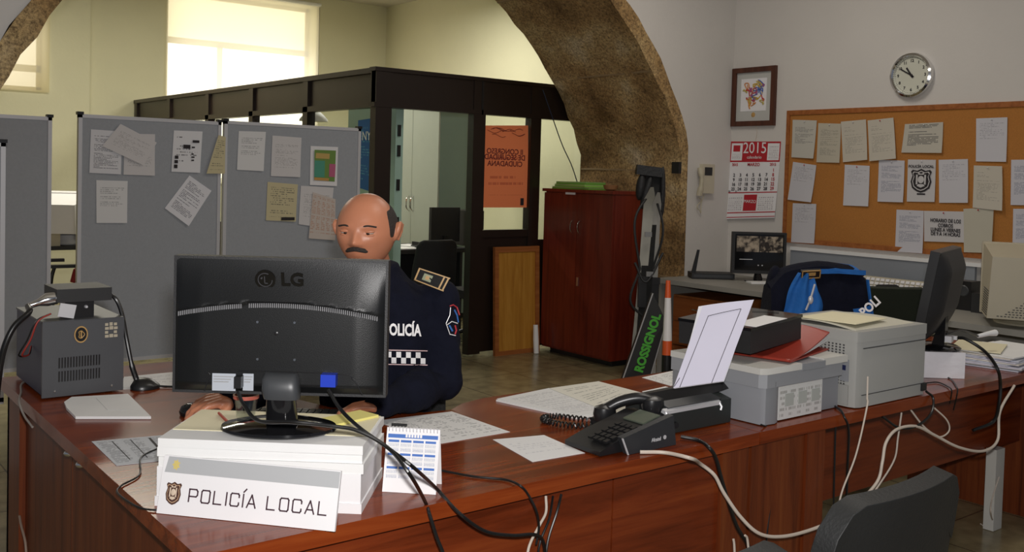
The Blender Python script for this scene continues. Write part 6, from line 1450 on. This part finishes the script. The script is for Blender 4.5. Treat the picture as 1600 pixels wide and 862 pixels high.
cable('thin cream cable dropping in front of the laser printer corner', [P(1356,588,y=1.862), P(1355,620,y=1.855)]+C3((945,205,1.84),(900,400,1.83),(840,560,1.83),(815,690,1.83),(805,760,1.83)), .0030, cw_)
cable('cream cable bending down to the left behind the sagging thick cable', C3((1090,225,1.90),(1075,330,1.89),(1060,420,1.88),(1000,520,1.87),(940,602,1.86)), .0032, cw_)
cable('short cream cable slanting from below the laser printer', C3((1122,205,1.90),(1180,280,1.88),(1232,322,1.86)), .0035, cw_)
cable('cream cable looping below the power plug of the laser printer', C3((1220,200,1.86),(1278,255,1.84),(1288,300,1.84),(1250,326,1.84),(1190,300,1.85)), .0030, cw_)
cable('black power cable of the laser printer looping below the desk edge', [P(1447,611,y=1.862), P(1458,622,y=1.85)]+C3((1212,230,1.835),(1150,282,1.83),(1080,288,1.84),(1010,242,1.86)), .0045, cb_)
cable('thick black cable arching from the side-on monitor over the desk edge', [Mt3 @ Vector((.03,.09,.045)), P(1510,530,d=3.95), P(1539,549,d=3.9), P(1558,575,d=3.80), P(1563,600,y=E1-.02), P(1561,630,y=E1-.02), P(1552,658,y=E1), P(1520,672,y=1.88)], .0065, cb_)
cable('upper thin black cable curving on the desk beside the wrapped pack', [P(1448,582,z=DZ+.015), P(1470,586,z=DZ+.006), P(1486,592,z=DZ+.004), P(1494,603,z=DZ+.004), P(1496,612,y=E1), P(1490,640,y=1.87)], .0025, cb_)
cable('lower thin black cable curving on the desk beside the laser printer', [P(1448,598,z=DZ+.004), P(1465,597,z=DZ+.004), P(1480,603,z=DZ+.004), P(1487,610,y=E1), P(1484,630,y=1.87)], .0025, cb_)
cable('thin white cable falling beside the white cable cover to the floor', [P(1561,745,y=2.02), P(1550,780,y=2.0), P(1548,800,y=1.98), P(1551,818,z=.006), P(1540,822,z=.006), P(1532,818,z=.006)], .003, cw_)
cable('grey cable hanging in the dark space under the left desk', [P(29,795,x=.74), P(33,820,x=.73), P(40,850,x=.73), P(42,900,x=.73)], .004, mat('dusty cable', (.28,.2,.15), .5))
for i, (a, b) in enumerate((((1146,842),(1149,870)),((1164,836),(1172,852)))):
    cable(['short cream cable end rising left of the black cable at the bottom','cream cable end rising right at the foot of the black fax cable'][i], [P(a[0],a[1],y=1.80), P((a[0]+b[0])/2,(a[1]+b[1])/2,y=1.80), P(b[0],b[1]+40,y=1.80)], .0035, cw_)
# socket strip under the desk joint
o = tag(MB().box(1.98,2.16,1.80,1.86,.33,.40,.006).build('power_strip', mat('grey strip plastic', (.06,.065,.07), .4)), 'grey power strip seen at the bottom under the fax machine', 'power strip')
bpy.data.objects.remove(o)

# ================================================================ FOREGROUND CHAIRS
fch = office_chair('office_chair', 'dark visitor chair back in the lower right foreground in front of the desks', (1.80, 1.30, 0), radians(2), mat('worn charcoal leatherette', (.010,.0105,.0105), .6, noise=.3, bump=.15, bscale=150), zb=.58, zt=.905, wb=.52, group='dark visitor chairs in the foreground')
dup(fch, (1.165, 1.245, 0), radians(-3), 'second dark visitor chair of which only the rounded top shows at the bottom edge')
# ================================================================ OFFICER
from mathutils.bvhtree import BVHTree
from mathutils import noise as mnoise
O_ = P(588, 600, d=3.32); O_.z = 0
pr = thing('person', 'seated officer in a dark navy police jacket behind the large monitor', 'person', tuple(O_), -YAW)
WM = frame(pr); WI = WM.inverted()
L = lambda v: WI @ v
def evaluated(m, voxel, smooth=4, nz=0, nsc=8, fac=.5):
    me = bpy.data.meshes.new('tmp'); m.bm.to_mesh(me); m.bm.free(); o = bpy.data.objects.new('tmp', me); COL.objects.link(o)
    r = o.modifiers.new('r', 'REMESH'); r.mode = 'VOXEL'; r.voxel_size = voxel
    s_ = o.modifiers.new('s', 'SMOOTH'); s_.iterations = smooth; s_.factor = fac
    bpy.context.view_layer.update(); me2 = bpy.data.meshes.new_from_object(o.evaluated_get(bpy.context.evaluated_depsgraph_get())); bpy.data.objects.remove(o)
    if nz:
        for v in me2.vertices:
            c = v.co; f = mnoise.noise(Vector((c.x*nsc, c.y*nsc, c.z*nsc*.6)))+.5*abs(mnoise.noise(Vector((c.x*nsc*2.3+5, c.y*nsc*2.3, c.z*nsc*1.7)))); v.co = c+v.normal*nz*f
    return me2
def rings(m, rs, seg=28):
    V = []; F = []
    for cx, cy, z, rx, ry in rs:
        for k in range(seg):
            t = 2*pi*k/seg; c_, s_ = cos(t), sin(t); V.append((cx+rx*math.copysign(abs(c_)**.9, c_), cy+ry*math.copysign(abs(s_)**.9, s_), z))
    n = len(rs)
    for i in range(n-1):
        for k in range(seg): F.append((i*seg+k, i*seg+(k+1)%seg, (i+1)*seg+(k+1)%seg, (i+1)*seg+k))
    F += [tuple(range(seg))[::-1], tuple((n-1)*seg+k for k in range(seg))]; m._add(V, F)
wrL = L(P(590,636,z=.792)); wrR = L(P(368,624,z=.815))
shL, shR = Vector((.205,-.07,1.085)), Vector((-.185,-.07,1.085))
elL = Vector((.228,-.10,.825)); elR = Vector((-.27,-.22,.845))
hc = L(P(573,360,d=3.08))            # head centre
# --- body
m = MB()
rings(m, [(0,.03,.50,.15,.11),(0,.01,.62,.15,.115),(0,-.03,.80,.15,.11),(0,-.06,.98,.17,.11),(0,-.08,1.08,.17,.09),(0,-.09,1.14,.09,.07)])
m.tube([(0,-.085,1.08),(0,-.10,1.17),(hc.x,hc.y+.02,hc.z-.05)], [.062,.058,.058], 20)
for sh, el, wr in ((shL,elL,wrL),(shR,elR,wrR)):
    m.tube([sh, sh.lerp(el,.5), el, el.lerp(wr,.35), wr], [.050,.047,.040,.040,.026], 16); m.ell(sh, (.055,.055,.055))
for s_ in (-1, 1):   # legs, feet
    m.tube([(s_*.09,.02,.54),(s_*.13,-.22,.54),(s_*.14,-.42,.51)], [.085,.075,.058], 16); m.tube([(s_*.14,-.42,.51),(s_*.14,-.40,.30),(s_*.14,-.36,.09)], [.058,.052,.036], 16)
    m.ell((s_*.14,-.42,.052), (.042,.115,.042))
# hands
def hand(m, wr, tipdir, up, side, spread=.10, curl=.5, s=1.0):
    f = tipdir.normalized(); n_ = (up-f*up.dot(f)).normalized(); x = f.cross(n_).normalized()*side   # x towards thumb side
    pc = wr+f*.045*s
    for k in range(4):
        o = x*(.027-.018*k)*s; base = wr+x*(.014-.009*k)*s; kn = wr+f*(.083-.004*abs(k-1.2))*s+o+n_*.006
        m.tube([base, base.lerp(kn,.5)+n_*.006, kn], [.014*s,.0125*s,.0105*s], 10)
        Lf = [.070,.080,.075,.058][k]*s; d0 = (f+x*spread*(1-k*.7)).normalized(); a = curl
        p0 = kn; rad = [.0098,.0102,.0098,.0085][k]*s
        pts = [p0]; ang_ = .15*a
        for frac, da in ((.46,.45*a),(.30,.55*a),(.24,.35*a)):
            ang_ += da; d_ = d0*cos(ang_)-n_*sin(ang_); pts.append(pts[-1]+d_*Lf*frac)
        m.tube(pts, [rad, rad*.95, rad*.88, rad*.72], 10); m.ell(pts[-1], (rad*.74,)*3, u=10, v=8)
        for q in pts[:3]: m.ell(q, (rad*1.06,)*3, u=10, v=8)
    m.ell(pc, (.030*s,.030*s,.015*s), Matrix((x, f, n_)).transposed().to_euler())
    t0 = wr+f*.018*s+x*.020*s; t1 = t0+(f*.6+x*.75-n_*.25).normalized()*.040*s; t2 = t1+(f*.9+x*.25-n_*.25).normalized()*.030*s; t3 = t2+(f*.95-n_*.3).normalized()*.024*s
    m.tube([t0,t1,t2,t3], [.014*s,.0115*s,.0105*s,.008*s], 10); m.ell(t3, (.0082*s,)*3, u=10, v=8)
R_dir = L(P(288,637,z=.80))-wrR; L_dir = L(P(512,644,z=.772))-wrL
hand(m, wrR, R_dir, Vector((0,-.30,1)), -1, .22, .75, 1.05); hand(m, wrL, L_dir, Vector((0,0,1)), 1, .10, .7, 1.0)
# head
def head_pt(dx, dy, dz):
    zz = dz; w_ = 1-.20*max(0,-dz)**1.5-.04*max(0,dz)**2
    x = .0775*math.copysign(abs(dx)**.92, dx)*w_; y = .099*dy*(1-.10*max(0,-dz)**2*(1 if dy > 0 else .3)); z = .118*dz
    if dy < .1:   # face relief, face looks towards -y
        def g(cx, cz, sx, sz): return math.exp(-((x-cx)/sx)**2-((z-cz)/sz)**2)
        r = 0
        r += .019*g(0,-.022,.0115,.013)+.011*g(0,-.002,.0085,.018)+.006*g(.013,-.026,.008,.008)+.006*g(-.013,-.026,.008,.008)
        r -= .007*g(.031,.010,.017,.010)+.007*g(-.031,.010,.017,.010)
        r += .004*g(.032,.028,.022,.007)+.004*g(-.032,.028,.022,.007)+.004*g(.045,-.018,.02,.02)+.004*g(-.045,-.018,.02,.02)
        r += .006*g(0,-.054,.022,.006)+.006*g(0,-.065,.018,.006)-.003*g(0,-.0595,.022,.0025)+.010*g(0,-.095,.022,.014)
        y -= r*min(1, max(0, -dy*2.2))
    return Vector((x, y, z))
HR = Matrix.Translation(hc) @ Matrix.Rotation(radians(-10), 4, 'Z') @ Matrix.Rotation(radians(6), 4, 'X') @ Matrix.Diagonal((1.19, 1.08, .99, 1))
nu, nv = 72, 56; V = []; F = []
for j in range(nv+1):
    th = pi*j/nv
    for i in range(nu):
        ph_ = 2*pi*i/nu; V.append(HR @ head_pt(sin(th)*cos(ph_), sin(th)*sin(ph_), -cos(th)))
for j in range(nv):
    for i in range(nu): F.append((j*nu+i, j*nu+(i+1)%nu, (j+1)*nu+(i+1)%nu, (j+1)*nu+i))
m._add(V, F)
for s_ in (-1, 1):
    mm = m.M; m.M = HR
    m.ell((s_*.080, .008, .000), (.010,.020,.033), (.15, s_*.25, s_*.35)); m.ell((s_*.086, .014, .014), (.006,.014,.016), (0,0,s_*.4)); m.tube([(s_*.083,.0,.022),(s_*.090,.012,.030),(s_*.092,.024,.018),(s_*.088,.024,-.005),(s_*.082,.010,-.030)], .0045, 8); m.M = mm
bmesh.ops.recalc_face_normals(m.bm, faces=m.bm.faces[:])
me = evaluated(m, .0042, 3)
body = link_mesh('body', me, M['skin'], pr, local=True, ang=180)
for s_ in (-1, 1):
    eo = MB(HR).ell((s_*.031,-.0815,.009), (.0135,.0090,.0075)).build('eye', mat(f'eye white {s_}', (.45,.36,.30), .25), pr, local=True)
    MB(HR).ell((s_*.030,-.0885,.0065), (.0052,.0030,.0050), u=12, v=8).build('iris', mat(f'iris {s_}', (.03,.015,.01), .15), eo, local=True)
    m = MB(HR); m.ell((s_*.031,-.0820,.0130), (.0160,.0105,.0070)); m.ell((s_*.031,-.0815,.0010), (.0150,.0092,.0050)); m.build('eyelid', M['skin'], pr, local=True)
    m = MB(HR); m.tube(spline([(s_*.014,-.0925,.026),(s_*.030,-.0915,.031),(s_*.050,-.079,.026)], 5), .0030, 6); m.build('eyebrow', M['hair'], pr, local=True)
m = MB(HR)
m.tube(spline([(-.028,-.088,-.050),(-.015,-.100,-.045),(0,-.104,-.042),(.015,-.100,-.045),(.028,-.088,-.050)], 5), [.003]+[.0048]*19+[.003], 8); m.tube(spline([(-.024,-.090,-.045),(-.012,-.101,-.040),(0,-.104,-.037),(.012,-.101,-.040),(.024,-.090,-.045)], 5), [.003]+[.0045]*19+[.003], 8); m.build('moustache', M['hair'], pr, local=True)
# hair: close cropped band round the back and sides
V = []; F = []; idx = {}
m = MB(HR)
def hairline(ph_):      # lowest dz of bald top
    back_ = max(0, sin(ph_)); return .50+.25*back_
nu2, nv2 = 60, 24
def hp_(u, v):
    a = -.42+(pi+.84)*u; e = min(1, min(u,1-u)*8)
    zlo = -.15-.35*sin(max(0,min(pi,a))); zhi = .60+.22*sin(max(0,min(pi,a)))
    dz = zlo+(zhi-zlo)*v; r_ = math.sqrt(max(0, 1-dz*dz)); k = 1+.075*math.sin(pi*v)**.5*e-.01
    q = head_pt(r_*cos(a), r_*sin(a), dz); return q*k
m.surf(hp_, nu2, nv2, 0, uv=False); m.build('hair', M['hair'], pr, local=True, ang=180)
# trousers, shoes
m = MB()
rings(m, [(0,.04,.47,.17,.15),(0,.03,.56,.175,.15),(0,.01,.64,.16,.13)])
for s_ in (-1, 1):
    m.tube([(s_*.09,.03,.55),(s_*.13,-.22,.55),(s_*.14,-.43,.52)], [.105,.092,.072], 16); m.ell((s_*.14,-.43,.51), (.072,.072,.072)); m.tube([(s_*.14,-.43,.51),(s_*.14,-.40,.30),(s_*.14,-.36,.10)], [.070,.066,.058], 16)
bmesh.ops.recalc_face_normals(m.bm, faces=m.bm.faces[:])
link_mesh('trousers', evaluated(m, .010, 3), M['navy'], pr, local=True, ang=180)
for s_ in (-1, 1):
    m = MB(); m.ell((s_*.14,-.42,.052), (.050,.130,.050)); m.box(s_*.14-.045, s_*.14+.045, -.54,-.30,.001,.02,.01); m.build('shoe', M['black'], pr, local=True, recalc=True)
# jacket
m = MB()
rings(m, [(0,.03,.55,.175,.145),(0,.01,.66,.185,.15),(0,-.03,.80,.19,.15),(0,-.06,.95,.205,.15),(0,-.075,1.05,.215,.135),(0,-.085,1.11,.175,.115),(0,-.092,1.155,.105,.088),(0,-.10,1.185,.078,.076),(0,-.102,1.20,.074,.074)], 36)
for sh, el, wr in ((shL,elL,wrL),(shR,elR,wrR)):
    fw = (wr-el); we = wr+fw.normalized()*.022
    m.ell(sh, (.074,.078,.070)); m.tube([sh, sh.lerp(el,.4), el, el.lerp(we,.3), el.lerp(we,.7), we], [.073,.068,.062,.060,.050,.043], 20); m.ell(el, (.064,.064,.064))
bmesh.ops.recalc_face_normals(m.bm, faces=m.bm.faces[:])
jme = evaluated(m, .0085, 5, .022, 8)
jacket = link_mesh('jacket', jme, M['navy'], pr, local=True, ang=180)
bvh = BVHTree.FromPolygons([WM @ v.co for v in jme.vertices], [tuple(p_.vertices) for p_ in jme.polygons])
def hit(px, py, off=.003):
    r = ray(px, py).normalized(); h = bvh.ray_cast(Vector((0,0,CAM_H)), r)
    return (h[0]-r*off) if h[0] else P(px, py, d=3.18)
def decal(polys, mt, nm, off=.003):
    m = MB()
    for p_ in polys:
        m._add([hit(x, y, off) for x, y in p_], [tuple(range(len(p_)))])
    return m.build(nm, mt, jacket_t, smooth=False)
jacket_t = pr
def tdecal(s, px, py, hpx, mt, nm, slope=0, sx=1, bold=0):
    cu = bpy.data.curves.new(nm, 'FONT'); cu.body = s; cu.size = 1; cu.align_x = 'CENTER'; cu.align_y = 'CENTER'; cu.offset = bold; cu.resolution_u = 3
    t = bpy.data.objects.new(nm, cu); COL.objects.link(t); bpy.context.view_layer.update()
    me = bpy.data.meshes.new_from_object(t.evaluated_get(bpy.context.evaluated_depsgraph_get())); bpy.data.objects.remove(t); me.materials.clear()
    for v in me.vertices:
        x = v.co.x*hpx*sx; y = v.co.y*hpx; v.co = hit(px+x, py-y+slope*x)
    return link_mesh(nm, me, mt, pr, smooth=False)
tdecal('POLICÍA', 629, 516, 25, M['retro'], 'police_lettering', slope=.03, sx=.62, bold=.035)
sq = []
for r_ in range(2):
    for k in range(8):
        if (k+r_) % 2 == 0: x = 604+7.6*k; y = 549+9*r_+.012*(x-604)*2; sq.append([(x,y),(x+7.6,y+.2),(x+7.6,y+9.2),(x,y+9)])
decal(sq, M['retro'], 'chequer_band')
edgem = mat('pink white edging', (.85,.6,.6), .4)
for y_ in (546, 568.2): decal([[(604+x,y_+.02*x),(604+x+8,y_+.02*x+.16),(604+x+8,y_+1.6+.02*x),(604+x,y_+1.4+.02*x)] for x in range(0,60,8)], edgem, 'band_edging')
# shoulder strap on his left shoulder
c = [hit(655,418,.006), hit(704,434,.006), hit(693,455,.006), hit(647,437,.006)]
def ebox(c, off, th, mt, nm, u0=0, u1=1, v0=0, v1=1, par=pr):
    n_ = (c[1]-c[0]).cross(c[3]-c[0]).normalized()
    if n_.dot(FH) > 0: n_ = -n_
    def q(u, v): return (c[0]*(1-u)+c[1]*u)*(1-v)+(c[3]*(1-u)+c[2]*u)*v+n_*off
    b = [q(u0,v0), q(u1,v0), q(u1,v1), q(u0,v1)]; m = MB(); m.hexa(b+[x+n_*th for x in b]); return m.build(nm, mt, par, smooth=False, recalc=True)
epo = ebox(c, -.004, .010, M['fabricb'], 'epaulette')
for a in ((0,1,0,.08),(0,1,.92,1),(0,.05,0,1),(.80,.85,.05,.95),(.93,.98,.05,.95)): ebox(c, .006, .0012, M['gold'], 'gold_trim', *a, par=epo)
ebox(c, .006, .0014, mat('green gold crest', (.25,.28,.16), .5), 'epaulette_crest', .22, .50, .25, .75, epo)
ebox(c, .0072, .0012, M['gold'], 'epaulette_crest', .30, .42, .36, .64, epo)
# arm badge outlines
def line(pts, mt, nm, r=.0014):
    m = MB(); m.tube([hit(x, y, .002) for x, y in pts], r, 5); m.build(nm, mt, pr)
ub = mat('badge red', (.5,.03,.04), .5); bb2 = mat('badge blue', (.04,.16,.5), .5)
line([(703,478),(708,476),(714,480),(718,492)], ub, 'arm_badge', .0022); line([(704,480),(703,492),(697,505)], M['retro'], 'arm_badge'); line([(697,505),(703,522),(712,524)], M['retro'], 'arm_badge')
line([(699,507),(706,502),(715,505)], M['retro'], 'arm_badge'); line([(710,484),(714,492),(716,503)], bb2, 'arm_badge', .003); line([(711,508),(713,516),(711,522)], ub, 'arm_badge', .003); line([(702,508),(707,517)], bb2, 'arm_badge', .003)
oc = office_chair('office_chair', 'black office chair the officer sits on, hidden behind him', (O_.x, O_.y, 0), -YAW+pi, M['fabricb'], zb=.55, zt=.95, seat=.44)
oc.location = tuple(O_+FH*.06)
ky.location = (1.345, 2.70, DZ)
